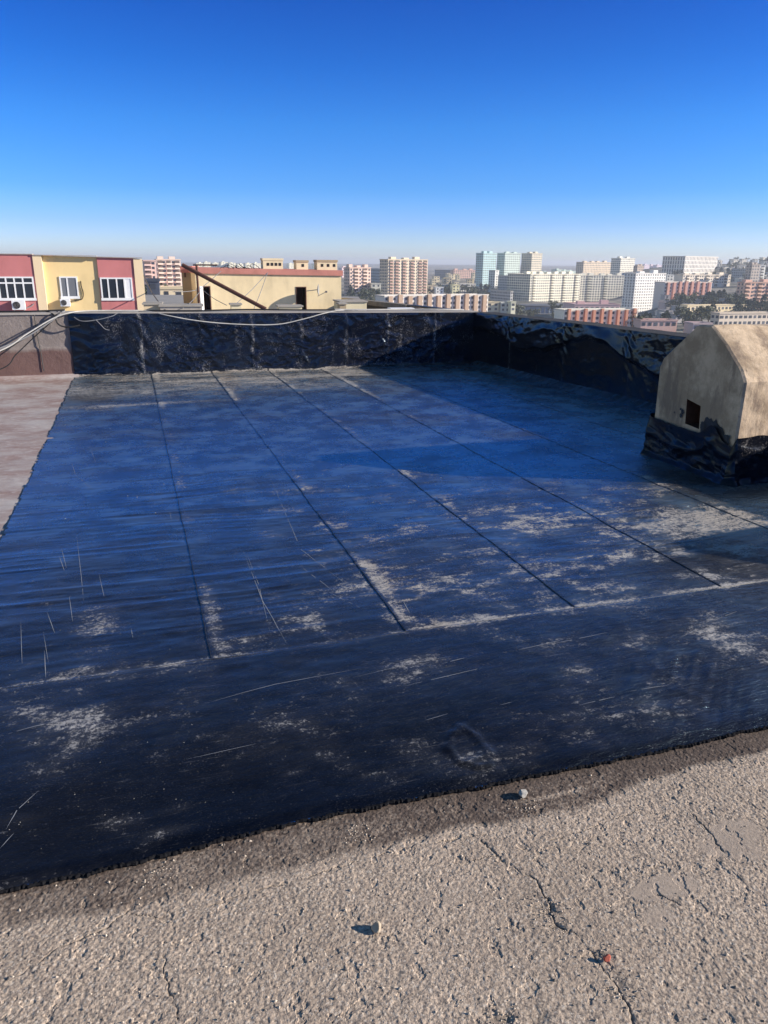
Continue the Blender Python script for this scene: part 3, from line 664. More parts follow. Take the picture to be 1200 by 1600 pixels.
def window(parent,f,x0,y0,x1,y1,cols,rows=(1,),dy=0.0,mats=None,open_=None):
    """frame mesh proud of the wall, each pane a child"""
    s0,zt=f(x0,y0); s1,zb=f(x1,y1); fr=MB(); t=.09; W=s1-s0; Hh=zt-zb
    fr.box(s0-t*.4,s1+t*.4,dy-.06,dy+.02,zb-.07,zb+t); fr.box(s0,s1,dy-.06,dy+.02,zt-t,zt)
    xs_=[s0]+[s0+W*c for c in cols[:-1]]+[s1]
    tot=sum(rows); zs=[zb]; 
    for r_ in rows: zs.append(zs[-1]+Hh*r_/tot)
    for k,xx in enumerate(xs_):
        a=xx if k==0 else xx-t/2; a=min(a,s1-t); fr.box(a,a+t,dy-.058,dy+.018,zb+.01,zt-.01)
    for zz in zs[1:-1]: fr.box(s0+.01,s1-.01,dy-.056,dy+.016,zz-t/2,zz+t/2)
    w=fr.build('window',M['frame'],parent)
    k=0
    for i in range(len(cols)):
        for j in range(len(rows)):
            pm=M[mats[i]] if mats else M['glass']
            p=MB().box(xs_[i]+.03,xs_[i+1]-.03,dy-.03,dy-.012,zs[j]+.03,zs[j+1]-.03); p.build('pane',pm,w)
    return w
window(e,f,-4,432,57,467.5,[.23,.46,.70,1],(2.6,1),-.25)
window(e,f,-90,432,-30,467.5,[.23,.46,.70,1],(2.6,1),-.25)
window(e,f,92,432,124,465,[.42,1],(1,),-.0,['curtain','curtain'])
window(e,f,156,433.5,209,467.5,[.24,.51,.75,1],(1,),-.12,['glass','glass','glass','frame'])
def ac(parent_f,px0,py0,px1,py1,dy,label):
    s0,zt=parent_f(px0,py0); s1,zb=parent_f(px1,py1); W=s1-s0; Hh=zt-zb
    x=parent_f.w[0]+parent_f.d[0]*s0; y=parent_f.w[1]+parent_f.d[1]*s0
    a=empty('air_conditioner',(x,y,zb),parent_f.rz); tag(a,label,'air conditioner','air conditioners on the red and yellow building')
    MB().box(0,W,dy-.42,dy-.08,0,Hh).build('casing',M['frame'],a)
    b=MB(); n=20; r=Hh*.40; cx=W*.36
    b.poly([(cx,dy-.43,Hh*.5)]+[(cx+r*math.cos(2*math.pi*k/n),dy-.43,Hh*.5+r*math.sin(2*math.pi*k/n)) for k in range(n)],[(0,1+k,1+(k+1)%n) for k in range(n)])
    b.build('fan',M['hole'] if False else M['black_cable'],a)
    b=MB()
    for k in range(1,4):
        rr=r*k/3.2; b.tube([(cx+rr*math.cos(2*math.pi*j/16),dy-.445,Hh*.5+rr*math.sin(2*math.pi*j/16)) for j in range(17)],.008,4)
    b.build('fan_grille',M['grey_cable'],a)
    [MB().box(W*q_,W*(q_+.04),dy-.40,dy,-.06,0).build('bracket',M['metal'],a) for q_ in (.1,.86)]
ac(f,20,469,42,483,-.25,'white air conditioner under the wide window on the red wall')
ac(f,94.5,467,111,478,0,'small white air conditioner under the narrow window on the yellow wall')
def fcable(f,pts,r,m_,label):
    P=[]
    for px,py,dy in pts:
        s,z=f(px,py); P.append((f.w[0]+f.d[0]*s-(-f.d[1])*(-dy),f.w[1]+f.d[1]*s+f.d[0]*dy,z))
    # offset toward the viewer by dy along the outward normal
    P=[]
    for px,py,dy in pts:
        s,z=f(px,py); P.append((f.w[0]+f.d[0]*s+(-f.d[1])*(-dy),f.w[1]+f.d[1]*s+f.d[0]*(-dy),z))
    return cable('cable',P,r,m_,label,6)
fcable(f,[(111,470,.3),(118,469,.15),(128,467,.08),(130,458,.06),(127,447,.06),(126,439,.06)],.035,'black_cable','dark pipe rising from the small air conditioner on the yellow wall')
fcable(f,[(42,481,.5),(50,478,.4),(54,474,.3)],.03,'grey_cable','grey hose beside the air conditioner on the red wall')

# --- neighbouring lower roof with its penthouse
RZ=-1.95
roofm=paint('grey_roof_felt',(.30,.285,.27),.9,.2,.5)
rp=[]
nb=empty('neighbour_building',(*uv2w(-8,46),0),-YAW); tag(nb,'lower neighbouring block whose grey roof lies behind the far wall','building')
b=MB(); b.prism([(-40,-22),(8.7,-9.5),(6.8,14),(5,40),(-40,40)],-36,RZ); b.build('roof',roofm,nb)
# receding edge parapet
pA=at(533,465,60); pB=at(792,492.5,40)
d_=(pB-pA); L_=math.hypot(d_[0],d_[1]); rz_=math.atan2(d_[1],d_[0])
ep=empty('parapet_wall',(pA[0],pA[1],0),rz_); tag(ep,'grey parapet of the lower neighbouring roof, receding toward the city','parapet wall')
zA,zB=pA[2],pB[2]
bw=MB(); bw.poly([(0,-.05,RZ-.5),(L_,-.05,RZ-.5),(L_,-.05,zB-.16),(0,-.05,zA-.16),(0,.3,RZ-.5),(L_,.3,RZ-.5),(L_,.3,zB-.16),(0,.3,zA-.16)],[(0,1,2,3),(4,7,6,5),(0,4,5,1),(3,2,6,7),(0,3,7,4),(1,5,6,2)])
bw.build('wall',paint('shaded_parapet',(.055,.05,.048),.9,.3,1),ep)  # shade of the inner face put into this near-black tone
zm=zA+(zB-zA)*.5
for a0,a1,mm,dz in [(0,.50,paint('old_coping',(.20,.175,.15),.9,.25,1.5),.30),(.505,1,M['tar'],.10)]:
    z0_,z1_=zA+(zB-zA)*a0,zA+(zB-zA)*a1; x0_,x1_=L_*a0,L_*a1
    b=MB(); b.poly([(x0_,-.14,z0_-dz),(x1_,-.14,z1_-dz),(x1_,-.14,z1_),(x0_,-.14,z0_),(x0_,.4,z0_-dz),(x1_,.4,z1_-dz),(x1_,.4,z1_),(x0_,.4,z0_)],[(0,1,2,3),(4,7,6,5),(0,4,5,1),(3,2,6,7),(0,3,7,4),(1,5,6,2)])
    b.build('coping',mm,ep)
# penthouse
f=Facade(300,55,R(17)); pe=empty('penthouse',(*f.w,RZ),f.rz); tag(pe,'yellow rooftop penthouse with a red top band, open doorways and vents','penthouse')
fz=lambda px,py:(f(px,py)[0],f(px,py)[1]-RZ)
s1,zt1=fz(533,422.5); s0,zt0=fz(300,418); s0=0
YP=paint('faded_yellow_wall',(.78,.64,.40),.9,.22,.5)
def doorwall():
    b=MB(); cuts=[]
    for (a,c,t) in [(316,328.5,447),(462,478.5,448)]:
        x0,z=fz(a,t); x1,_=fz(c,t); cuts.append((x0,x1,z))
    Dp=7.0
    x=0
    top=lambda x:zt0+(zt1-zt0)*(x/s1)
    for (x0,x1,z) in cuts+[(s1,s1,0)]:
        b.poly([(x,0,0),(x0,0,0),(x0,0,top(x0)),(x,0,top(x)),(x,.3,0),(x0,.3,0),(x0,.3,top(x0)),(x,.3,top(x))],[(0,1,2,3),(4,7,6,5),(0,4,5,1),(3,2,6,7),(0,3,7,4),(1,5,6,2)])
        if x1>x0: b.poly([(x0,.002,z),(x1,.002,z),(x1,.002,top(x1)),(x0,.002,top(x0)),(x0,.3,z),(x1,.3,z),(x1,.3,top(x1)),(x0,.3,top(x0))],[(0,1,2,3),(4,7,6,5),(0,4,5,1),(3,2,6,7)])
        x=x1
    b.box(0,.3,.301,Dp,0,zt0-.01); b.box(s1-.3,s1,.301,Dp,0,zt1-.01); b.box(.3,s1-.3,Dp-.3,Dp,0,zt1-.02)
    b.box(.3,s1-.3,.301,Dp-.301,zt1-.25,zt1-.03)
    return b,cuts
b,cuts=doorwall(); b.build('wall',YP,pe)
REDB=paint('red_band',(.52,.22,.18),.9,.25,.6)
b=MB(); b.poly([(-.12,-.12,zt0-.38),(s1+.1,-.12,zt1-.38),(s1+.1,-.12,zt1),(-.12,-.12,zt0),(-.12,7.1,zt0-.38),(s1+.1,7.1,zt1-.38),(s1+.1,7.1,zt1),(-.12,7.1,zt0)],[(0,1,2,3),(4,7,6,5),(0,4,5,1),(3,2,6,7),(0,3,7,4),(1,5,6,2)]); b.build('roof_band',REDB,pe)
for (x0,x1,z) in cuts:
    b=MB(); b.box(x0,x0+.06,-.03,.1,0,z); b.box(x1-.06,x1,-.03,.1,0,z); b.box(x0+.06,x1-.06,-.03,.1,z-.06,z); b.build('door_frame',M['rust'],pe)
    MB().box(x0+.06,x1-.06,.9,.94,0,z-.06).build('doorway_shade',M['hole'],pe)  # dark sheet stands in for the shade inside the doorway
x0,x1,z=cuts[0]; b=MB(); b.poly([(x0,-.04,0),(x0-.25,-.75,0),(x0-.25,-.75,z),(x0,-.04,z),(x0+.04,-.04,0),(x0-.21,-.77,0),(x0-.21,-.77,z),(x0+.04,-.04,z)],[(0,1,2,3),(4,7,6,5),(0,4,5,1),(3,2,6,7),(1,5,6,2)]); b.build('open_door',M['frame'],pe)
GRY=paint('flank_shade_and_caps',(.40,.32,.21),.9,.15,.6)  # shade of the penthouse flank put into its brown; vent caps share it
VY=paint('vent_cream',(.74,.65,.44),.9,.12,.8)
for (px0,px1,py0,py1,nh) in [(414,446,405,421,4),(467,486,408,421.5,1),(500,532,407.5,422,3)]:
    a,zt=fz(px0,py0); c,zb=fz(px1,py1); h=MB()
    h.box(a,c,1.0,2.1,zt0-.45,zt-.08); v_=h.build('roof_vent',VY,pe)
    t=MB(); t.box(a-.04,c+.04,.96,2.14,zt-.08,zt+.07); t.build('vent_cap',GRY if nh!=4 else VY,v_)
    for k in range(nh):
        cxx=a+(c-a)*(.25+.6*k/max(1,nh-1) if nh>1 else .55); MB().box(cxx-.09,cxx+.09,.985,1.003,(zt+zb)/2-.10,(zt+zb)/2+.10).build('vent_hole',M['black_cable'],v_)
# roof clutter on the neighbour's roof
def rbox(px0,px1,py0,D,depth,m_,label,cat,name,cap=True,hole=False,group=None):
    p0=at(px0,py0,D); p1=at(px1,py0,D); e_=empty(name,(p0[0],p0[1],RZ),-YAW+R(14)); tag(e_,label,cat,group); W=math.dist(p0[:2],p1[:2]); h=p0[2]-RZ
    MB().box(0,W,0,depth,0,h-.08).build('housing',m_,e_)
    MB().box(-.08,W+.08,-.08,depth+.08,h-.08,h).build('cap',paint('grey_cap',(.36,.33,.29),.9,.2,1) if cap else m_,e_)
    if hole: MB().box(W*.55,W*.55+.2,-.03,.01,h*.35,h*.35+.2).build('vent_hole',M['black_cable'],e_)
rbox(436,472,477.5,47,1.2,VY,'long low cream vent box in front of the penthouse doorway','roof vent','roof_vent')
rbox(532,574,470.5,52,2.4,VY,'cream vent housing beside the right end of the penthouse','roof vent','roof_vent',hole=True)
rbox(361,376,474.5,47,1.0,VY,'small cream vent box below the leaning steel pipe','roof vent','roof_vent',hole=True)
rbox(612,646,481.5,40,.5,M['frame'],'low white slab lying on the neighbouring roof','slab','slab',cap=False)
rbox(224,250,474,46,2.0,CRM,'cream low roof box right beside the red and yellow building','roof box','roof_box')
rbox(250,314,477,45,2.0,paint('patchy_grey',(.42,.38,.33),.9,.25,1.2),'long patchy grey roof box left of the penthouse doorway','roof box','roof_box')
rbox(531,541,473.5,47,.8,GRY,'small brown vent pot at the penthouse corner','roof vent','roof_vent')
# left flank of the penthouse, its shade painted in as brown
f2=Facade(279,60,R(6)); a=empty('penthouse_flank',(*f2.w,RZ),f2.rz); tag(a,'left flank of the yellow penthouse with its shade painted brown and a red top edge','penthouse flank')
sW,zT=f2(299.5,417); zT-=RZ; MB().box(0,sW,0,4,0,zT).build('wall',GRY,a); MB().box(-.08,sW+.03,-.08,4.1,zT-.42,zT+.04).build('roof_band',REDB,a); MB().box(sW*.25,sW*.42,-.1,-.081,zT-.75,zT-.42).build('vent_hole',M['rust'],a)
# leaning pipe, mast, dish, aerial wires
p=[at(285,414,47),at(415,483,46)]; o=MB().tube([tuple(p[0]),tuple(p[1])],.115,10).build('pipe',M['rust']); tag(o,'long rusty steel pipe leaning diagonally in front of the penthouse','pipe')
p=[at(311.5,414,50),at(311.5,484,50)]; e_=empty('mast',(p[1][0],p[1][1],RZ)); tag(e_,'thin dark steel mast with a crossbar by the left doorway','mast')
hm=p[0][2]-RZ; MB().tube([(0,0,0),(0,0,hm)],.07,8).build('pole',M['rust'],e_); MB().tube([(-.2*U[0],-.2*U[1],hm),(U[0]*1.3,U[1]*1.3,hm)],.05,6).build('crossbar',M['rust'],e_)
f=Facade(300,55,R(17))
s_,z_=f(494,452); dx=(f.w[0]+f.d[0]*s_, f.w[1]+f.d[1]*s_); e_=empty('satellite_dish',(dx[0]+f.d[1]*.9,dx[1]-f.d[0]*.9,z_),f.rz+R(72)); tag(e_,'grey satellite dish fixed beside the open dark doorway','satellite dish')
b=MB(); n=22; rg=[]
vv=[(0,.12,0)]
for k in range(1,6):
    for j in range(n):
        r_=.42*k/5; t=2*math.pi*j/n; vv.append((r_*math.cos(t),.12-.5*r_*r_,r_*math.sin(t)*.9))
ff=[(0,1+j,1+(j+1)%n) for j in range(n)]
for k in range(4):
    for j in range(n): a0=1+k*n+j; a1=1+k*n+(j+1)%n; ff.append((a0,a1,a1+n,a0+n))
b.poly(vv,ff); o=b.build('dish',M['metal'],e_); so=o.modifiers.new('s','SOLIDIFY'); so.thickness=.02
MB().tube([(0,.1,0),(0,.9,-.1)],.03,6).build('arm',M['metal'],e_); MB().tube([(0,.1,-.45),(.05,-.5,-.15)],.02,5).build('feed_arm',M['metal'],e_); MB().box(-.05,.13,-.6,-.46,-.2,-.08).build('receiver',M['grey_cable'],e_)
def wire(a,c,Da,Dc,r,label,sag=0.3,m_='grey_cable'):
    A=at(*a,Da); C=at(*c,Dc); Mi=(A+C)/2; Mi[2]-=sag
    cable('wire',[tuple(A),tuple(Mi),tuple(C)],r,m_,label,8)
wire((345,424),(270,456),54,50,.022,'thin wire from the mast down to the low roofs on the left',.5)
wire((418,426),(365,478),54,48,.02,'thin aerial wire slanting down the middle of the yellow wall',.1)
wire((418,426),(397,482),54,47,.02,'thin aerial wire dropping steeply from the top of the yellow wall',.05)
wire((313,450),(354,477),52,47,.02,'thin wire dropping from the left doorway to the small vent box',.1)
wire((312,456),(285,482),50,45,.02,'thin guy wire on the left side of the steel mast',.1)
wire((222,425),(258,484),58,45,.03,'dark wire dropping beside the red and yellow building',.3,'black_cable')
b=MB(); 
for k in range(9):
    px=352+k*6.0; A=at(px,421,53); pts=[]
    for j in range(9):
        t=j/8*math.pi; pts.append((A[0]+U[0]*.35*math.cos(t+.3*k),A[1]+U[1]*.35*math.cos(t+.3*k),A[2]+.05+.25*math.sin(t)*((k%3)*.4+.4)))
    b.tube(pts,.018,5)
tag(b.build('wire_tangle',M['black_cable']),'tangle of looped wires over the red top band of the penthouse','wires')

# ---------------------------------------------------------------- far buildings
_wm={}
def winmesh(w,h,mi):
    k=(round(w,2),round(h,2),mi)
    if k not in _wm: _wm[k]=MB().box(-w/2,w/2,-.10,.05,0,h).mesh('window',M['winfar'] if mi==0 else M['winfar2'])
    return _wm[k]
_bm={}
def balmesh(w,mat_):
    k=(round(w,1),mat_.name)
    if k not in _bm: 
        b=MB(); b.box(-w/2,w/2,-1.3,0,0,.18); b.box(-w/2,w/2,-1.3,-1.15,.18,1.05); b.box(-w/2,-w/2+.15,-1.15,0,.18,1.05); b.box(w/2-.15,w/2,-1.15,0,.18,1.05); _bm[k]=b.mesh('balcony',mat_)
    return _bm[k]
def C_(h): return tuple(((int(h[i:i+2],16)/255)**2.2) for i in (0,2,4))
def far(name,label,cat,xL,xC,xR,yT,yB,D,th,col,sh=3.0,bay=3.4,ww=1.7,wh=1.5,depth=None,pil=None,bal=None,balc=None,flatwin=.3,roofboxes=2,shade_win=True,group=None,wins=True,parap=.8,side=None):
    col=tuple(min(.86,x*1.18) for x in col); th=R(th); Cu,Cv=aspect(xC)*D,D; aR=aspect(xR); t=(aR*Cv-Cu)/(math.cos(th)-aR*math.sin(th))
    if xL is not None and xL<xC:
        aL=aspect(xL); s=(Cu-aL*Cv)/max(.05,(math.sin(th)+aL*math.cos(th))); s=max(6,min(s,60))
    else: s=depth or 13
    zt=at(xC,yT,D)[2]; zb=at(xC,yB,D)[2]; w=uv2w(Cu,Cv); rz=th-YAW; H=zt-zb
    CTRL.append((w[0]+math.cos(rz)*t/2,w[1]+math.sin(rz)*t/2,zb))
    e=empty(name,(w[0],w[1],zb),rz); tag(e,label,cat,group)
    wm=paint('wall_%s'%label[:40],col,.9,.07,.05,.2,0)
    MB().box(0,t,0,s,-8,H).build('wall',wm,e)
    rf=MB(); rf.box(-.3,t+.3,-.3,.25,H,H+parap); rf.box(-.3,t+.3,s-.25,s+.3,H,H+parap); rf.box(-.3,.25,.25,s-.25,H,H+parap); rf.box(t-.25,t+.3,.25,s-.25,H,H+parap); rf.box(.25,t-.25,.25,s-.25,H,H+.15)
    rr=rf.build('roof',paint('roofedge_%s'%label[:40],tuple(x*.8 for x in col),.9,.1,.1,.2,0),e)
    for k in range(roofboxes):
        if t<8: break
        cx=t*(k+.5+random.uniform(-.15,.15))/roofboxes; hw=min(3.0,t/roofboxes*.25); MB().box(cx-hw,cx+hw,s*.3,s*.3+5,H+.15,H+random.uniform(2.2,3.4)).build('stair_head',wm,e)
    if pil:  # protruding coloured bays
        pm=paint('pil_'+label[:40],pil[0],.9,.08,.1,.2,0)
        n=pil[1]
        for k in range(n):
            cx=t*(k+.5)/n; pw=t/n*pil[2]/2; MB().box(cx-pw,cx+pw,-1.6,-.003,-8,H+random.choice([.4,1.2])).build('pier',pm,e)
    if wins:
        ns=max(1,int(H/sh)); nb=max(1,int(t/bay)); W=[];
        spots=[]
        for i in range(ns):
            z=H-sh*(i+1)+.9
            for j in range(nb):
                x=t*(j+.5)/nb
                if pil:
                    ph=(x/t*pil[1])%1.0
                    if abs(ph-.5)<pil[2]/2+.03: continue
                spots.append((x,-.002,z,0,j))
        if xL is not None and shade_win:
            nb2=max(1,int(s/bay))
            for i in range(ns):
                z=H-sh*(i+1)+.9
                for j in range(nb2): spots.append((-.002,s-s*(j+.5)/nb2,z,-math.pi/2,j))
        spots.sort(key=lambda q_:-q_[2])
        rest=MB()
        for k,(x,y,z,rr_,j) in enumerate(spots):
            jj=random.choice([0,0,1]) if random.random()<flatwin else 0
            w_=ww*random.choice([.8,1,1,1.15])
            if k<100:
                o=obj('window',winmesh(w_,wh,jj),e); o.location=(x,y,z); o.rotation_euler=(0,0,rr_)
            else:
                if rr_==0: rest.box(x-w_/2,x+w_/2,-.10,.05,z,z+wh,jj)
                else: rest.box(-.10,.05,y-w_/2,y+w_/2,z,z+wh,jj)
        if rest.f: tag(rest.build('window',[M['winfar'],M['winfar2']],e),kind='stuff')
        if bal:
            [MB().box(t*cb-min(4.2,t/len(bal)*.6)*.46,t*cb+min(4.2,t/len(bal)*.6)*.46,-.25,-.004,0,H-.3).build('loggia_shade_strip',paint('loggia_shade_'+label[:40],tuple(x*.22 for x in col),.9,.2,.3,.2,0),e) for cb in bal]  # dark strips painting the loggia shade onto the wall face
            bmt=paint('bal_'+label[:40],balc or tuple(min(1,x*1.1) for x in col),.9,.1,.3,.2,0); cnt=0; rest=MB()
            for i in range(ns):
                for cb in bal:
                    x=t*cb; z=H-sh*(i+1)
                    if z<1: continue
                    if cnt<100: o=obj('balcony',balmesh(min(4.2,t/len(bal)*.6),bmt),e); o.location=(x,-.003,z); cnt+=1
    return e
B='building'
cream=(.64,.55,.42); white=(.66,.65,.60); pinkc=(.62,.45,.38); grey=(.40,.39,.38)
far('tower_block','tall cream tower block with columns of reddish balconies, standing alone left of centre',B,590,603,665,406,494,800,32,(.66,.55,.41),2.9,3.0,1.6,1.5,bal=[.08,.22,.40,.60,.80,.93],balc=(.55,.36,.30),roofboxes=3)
for k,(a,b_,c,y,cl,lab) in enumerate([(740,751.5,772,396,(.42,.56,.56),'teal glass tower, leftmost of the three on the skyline'),(773,785,809,396,(.50,.58,.53),'middle one of the three teal towers on the skyline'),(811,827,843,396.5,(.62,.56,.44),'cream and teal tower, rightmost of the three on the skyline')]):
    far('tower_block',lab,'tower',a,b_,c,y,450,1100+15*k,33,cl,3.0,3.2,1.9,1.3,flatwin=.6,roofboxes=2)
far('apartment_building','long white apartment complex with a shaded left wing, behind the glass hall',B,791,827,906,429,494,900,36,(.68,.64,.52),2.85,3.3,1.8,1.6,bal=[.07,.42,.66,.9],roofboxes=7)
far('apartment_building','white apartment wing lying half in the shadow of the white tower',B,None,905,978,431,494,955,14,(.66,.62,.52),2.85,3.3,1.8,1.6,bal=[.2,.55],roofboxes=5,depth=18)
far('tower_block','white tower with rows of small dark windows and a shaded blue-grey flank',B,974,992,1039,428,500,760,30,(.72,.70,.66),2.6,3.0,1.35,1.3,roofboxes=2,flatwin=.35)
far('apartment_building','slim pale block behind the shaded wing of the white complex',B,761,771,777,423,455,1000,32,white,3,3.3)
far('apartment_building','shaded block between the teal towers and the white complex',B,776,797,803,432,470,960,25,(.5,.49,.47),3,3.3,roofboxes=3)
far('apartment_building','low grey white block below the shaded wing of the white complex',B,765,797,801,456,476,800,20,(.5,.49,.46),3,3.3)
for (a,c,y,yb,D,cl,lab) in [(760,780,473,492,560,(.66,.56,.38),'small yellowish house right of the brick pier row'),(783,797,474,492,560,(.56,.56,.5),'small grey green house between two yellowish houses'),(799,806,473,492,555,(.75,.70,.52),'narrow bright yellow house below the white complex'),
    (666,679,447,462,900,(.6,.5,.36),'low beige house right of the cream tower'),(679,691,449.5,462,880,(.74,.73,.7),'low white house right of the cream tower'),(705,716,446,460,880,(.78,.68,.42),'small yellow house in the trees left of the teal towers'),
    (717,741,444,455,1050,(.72,.68,.6),'long low white shed below the pink far blocks'),(577,592,444,458,700,(.6,.57,.47),'small pale house beside the shaded flank of the cream tower')]:
    far('house',lab,'house',None,a,c,y,yb,D,12,cl,3,3.3,depth=9,roofboxes=0)
far('apartment_building','row of brick coloured piers and white balconies just beyond the neighbouring roof',B,None,598,762,464,498,470,28,(.66,.62,.57),2.9,2.6,1.5,1.5,depth=12,pil=((.46,.33,.24),11,.40),roofboxes=0)
far('apartment_building','orange and white striped apartment row close behind the right felt wall',B,None,884,1001,486,515,430,16,(.72,.69,.60),2.8,2.4,1.5,1.4,depth=11,pil=((.56,.26,.17),9,.30),roofboxes=0)
far('apartment_building','flat pink and white building in front of the shaded apartment wing',B,None,900,972,476.5,500,620,4,(.66,.45,.42),3.6,4,2.2,1.3,depth=30,roofboxes=2)
far('apartment_building','cream slab block on the skyline behind the white complex',B,897,908.5,951,410,440,1300,32,(.66,.55,.42),3,3.4,1.8,1.5,roofboxes=4)
far('tower_block','square pale tower on the skyline with a dark recessed strip',B,951,966,988,404,440,1240,34,(.70,.67,.58),3,3.4,1.8,1.5)
far('tower_block','short brownish tower top beside the square pale tower',B,987,993,1003,416,440,1200,32,(.45,.36,.29),3,3.4)
far('office_building','broad pale building with tall window strips and a dark flank, on the right skyline',B,1031,1066,1117,401.5,434,1200,40,(.66,.62,.56),5.6,4.0,1.7,4.6,roofboxes=0,shade_win=True,parap=1.4,flatwin=.2)
far('apartment_building','pale terraced apartment block below the broad skyline building',B,None,1066,1141,430,448,850,24,(.66,.58,.48),3,3.2,bal=[.1,.3,.5,.7,.9],roofboxes=4)
far('apartment_building','coral and white striped apartment row on the slope right of the white tower',B,None,1039,1113,442,480,700,22,(.70,.62,.55),2.9,2.6,1.4,1.4,pil=((.55,.30,.24),8,.40),roofboxes=0)
far('house','white low house above the coral striped row','house',None,1041,1056,430,442,900,12,white,3,3.4,roofboxes=0)
far('school_building','long cream school block on the slope, upper of two',B,1068,1079,1173,478.5,500,560,20,(.72,.60,.40),3.4,3.3,1.9,1.7,roofboxes=0,side=None)
far('school_building','long pale hall with a grey roof, lower of two, behind the vent shaft',B,1118,1132,1222,491,516,430,15,(.66,.56,.45),3.2,3.0,1.9,1.5,roofboxes=0)
far('apartment_building','pink apartment block at the right edge above the school',B,1153,1164,1214,442,485,640,14,(.66,.42,.32),2.9,3.1,bal=[.1,.5,.8],roofboxes=2)
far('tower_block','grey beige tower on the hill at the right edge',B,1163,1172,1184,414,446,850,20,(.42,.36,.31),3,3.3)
far('tower_block','white balconied tower on the hill at the right edge',B,None,1185,1193,415,446,860,14,(.68,.67,.63),3,3.3,bal=[.5])
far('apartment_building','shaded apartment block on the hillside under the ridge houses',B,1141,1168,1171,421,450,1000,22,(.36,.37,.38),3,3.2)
far('apartment_building','pink panel block right behind the end of the yellow penthouse',B,534,543,576,419,468,700,30,(.66,.49,.40),2.9,3.0,bal=[.3,.72],roofboxes=3)
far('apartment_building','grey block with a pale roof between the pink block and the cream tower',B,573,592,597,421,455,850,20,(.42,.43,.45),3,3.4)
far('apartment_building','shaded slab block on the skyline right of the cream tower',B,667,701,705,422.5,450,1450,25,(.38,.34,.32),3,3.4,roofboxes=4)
far('apartment_building','pink slab block on the skyline left of the teal towers',B,None,706,741,422.5,450,1400,20,(.62,.42,.34),3,3.4,roofboxes=3)
far('apartment_building','pink block close to the red and yellow building',B,None,221,240,408,470,520,20,(.68,.47,.41),2.9,3.0,bal=[.3],roofboxes=1)
far('apartment_building','pale pink block with balconies left of the brown stair room',B,None,241,278.5,406.5,470,540,20,(.70,.56,.47),2.9,3.0,bal=[.15,.5,.85],roofboxes=2)
far('house','dark grey roofed house between the red building and the pale pink block','house',None,222,242,440,475,240,15,(.06,.07,.10),3,3.0,roofboxes=0,depth=9)  # shade put into the dark blue wall colour
far('house','yellowish low house below the pale pink block','house',None,243,282,452,480,260,15,(.70,.58,.40),3,3.0,roofboxes=0,depth=9)
far('house','pinkish low row just over the felt wall below the white tower','house',None,1008,1066,502,520,380,6,(.66,.44,.38),3,3,roofboxes=0,depth=9)
far('house','low pink roofed shed beside the lower hall','house',None,1092,1122,507,520,370,6,(.60,.47,.45),3,3,roofboxes=0,depth=9)
far('house','small white house at the foot of the white tower','house',None,1037,1046,488,500,600,8,white,3,3,roofboxes=0,depth=8)
far('house','longer white house right of the white tower foot','house',None,1046,1056,491,502,520,8,(.72,.68,.62),3,3,roofboxes=0,depth=8)
# curved glass hall
gm=paint('blue_glass_wall',(.20,.26,.36),.35,.2,.2,.6,0); Dh=720
A=at(822,480,Dh); B_=at(900,478,Dh+20); zt=at(850,477.5,Dh)[2]; zb=at(850,500,Dh)[2]
e=empty('glass_hall',(A[0],A[1],zb),math.atan2(B_[1]-A[1],B_[0]-A[0])); tag(e,'low curved glass hall with a dark roof in front of the white complex','hall')
L=math.dist(A[:2],B_[:2]); arc=[(L*k/14, -9*math.sin(math.pi*k/14)) for k in range(15)]
MB().prism(arc+[(L,25),(0,25)],-6,zt-zb-1.2).build('glass_wall',gm,e)
MB().prism([(x,y-1.2) for x,y in arc]+[(L+1,26),(-1,26)],zt-zb-1.19,zt-zb).build('roof',paint('dark_roof',(.13,.135,.15),.8,.1,.1),e)
for k in range(15):
    x,y=arc[k]; MB().box(x-.25,x+.25,y-.5,y+.2,-5,zt-zb-1.21).build('mullion',M['winfar2'],e)
CTRL.append((A[0],A[1],zb))
# skyline strip of distant blocks
k=0
for (x0,x1,ya,yb_,Dq,n,cl0,lab,g) in [(302,405,409.5,413,2200,8,(.74,.70,.64),'pale distant block on the skyline behind the penthouse roof','distant skyline blocks'),(447,470,410,413,2200,2,(.72,.68,.62),'pale distant block on the skyline behind the penthouse roof','distant skyline blocks'),(486,500,410.5,413,2200,1,(.72,.68,.62),'pale distant block on the skyline behind the penthouse roof','distant skyline blocks'),
    (530,572,416,419,1600,4,(.68,.56,.48),'pinkish distant block above the pink panel block','distant pinkish blocks'),(846,898,421,427,1500,5,(.6,.56,.52),'distant block peeping over the white complex roof','distant blocks over the complex'),(600,665,413,416,2500,5,(.66,.6,.55),'hazy distant block low on the horizon beyond the city','hazy blocks on the horizon'),(1003,1032,413,417,2300,3,(.62,.58,.53),'hazy distant block low on the horizon beyond the city','hazy blocks on the horizon'),(280,302,414,418,1900,2,(.6,.55,.5),'pale distant block on the skyline behind the penthouse roof','distant skyline blocks')]:
    xx=x0
    for j in range(n):
        w_=(x1-x0)/n; yt=random.uniform(ya,yb_); cl=tuple(c*random.uniform(.8,1.08) for c in cl0)
        far('distant_block',lab,B,None,xx+w_*.08,xx+w_*.9,yt,yt+14,Dq+random.uniform(-100,100),34,cl,3.2,4.2,2.2,1.7,roofboxes=1,group=g,depth=14); xx+=w_; k+=1
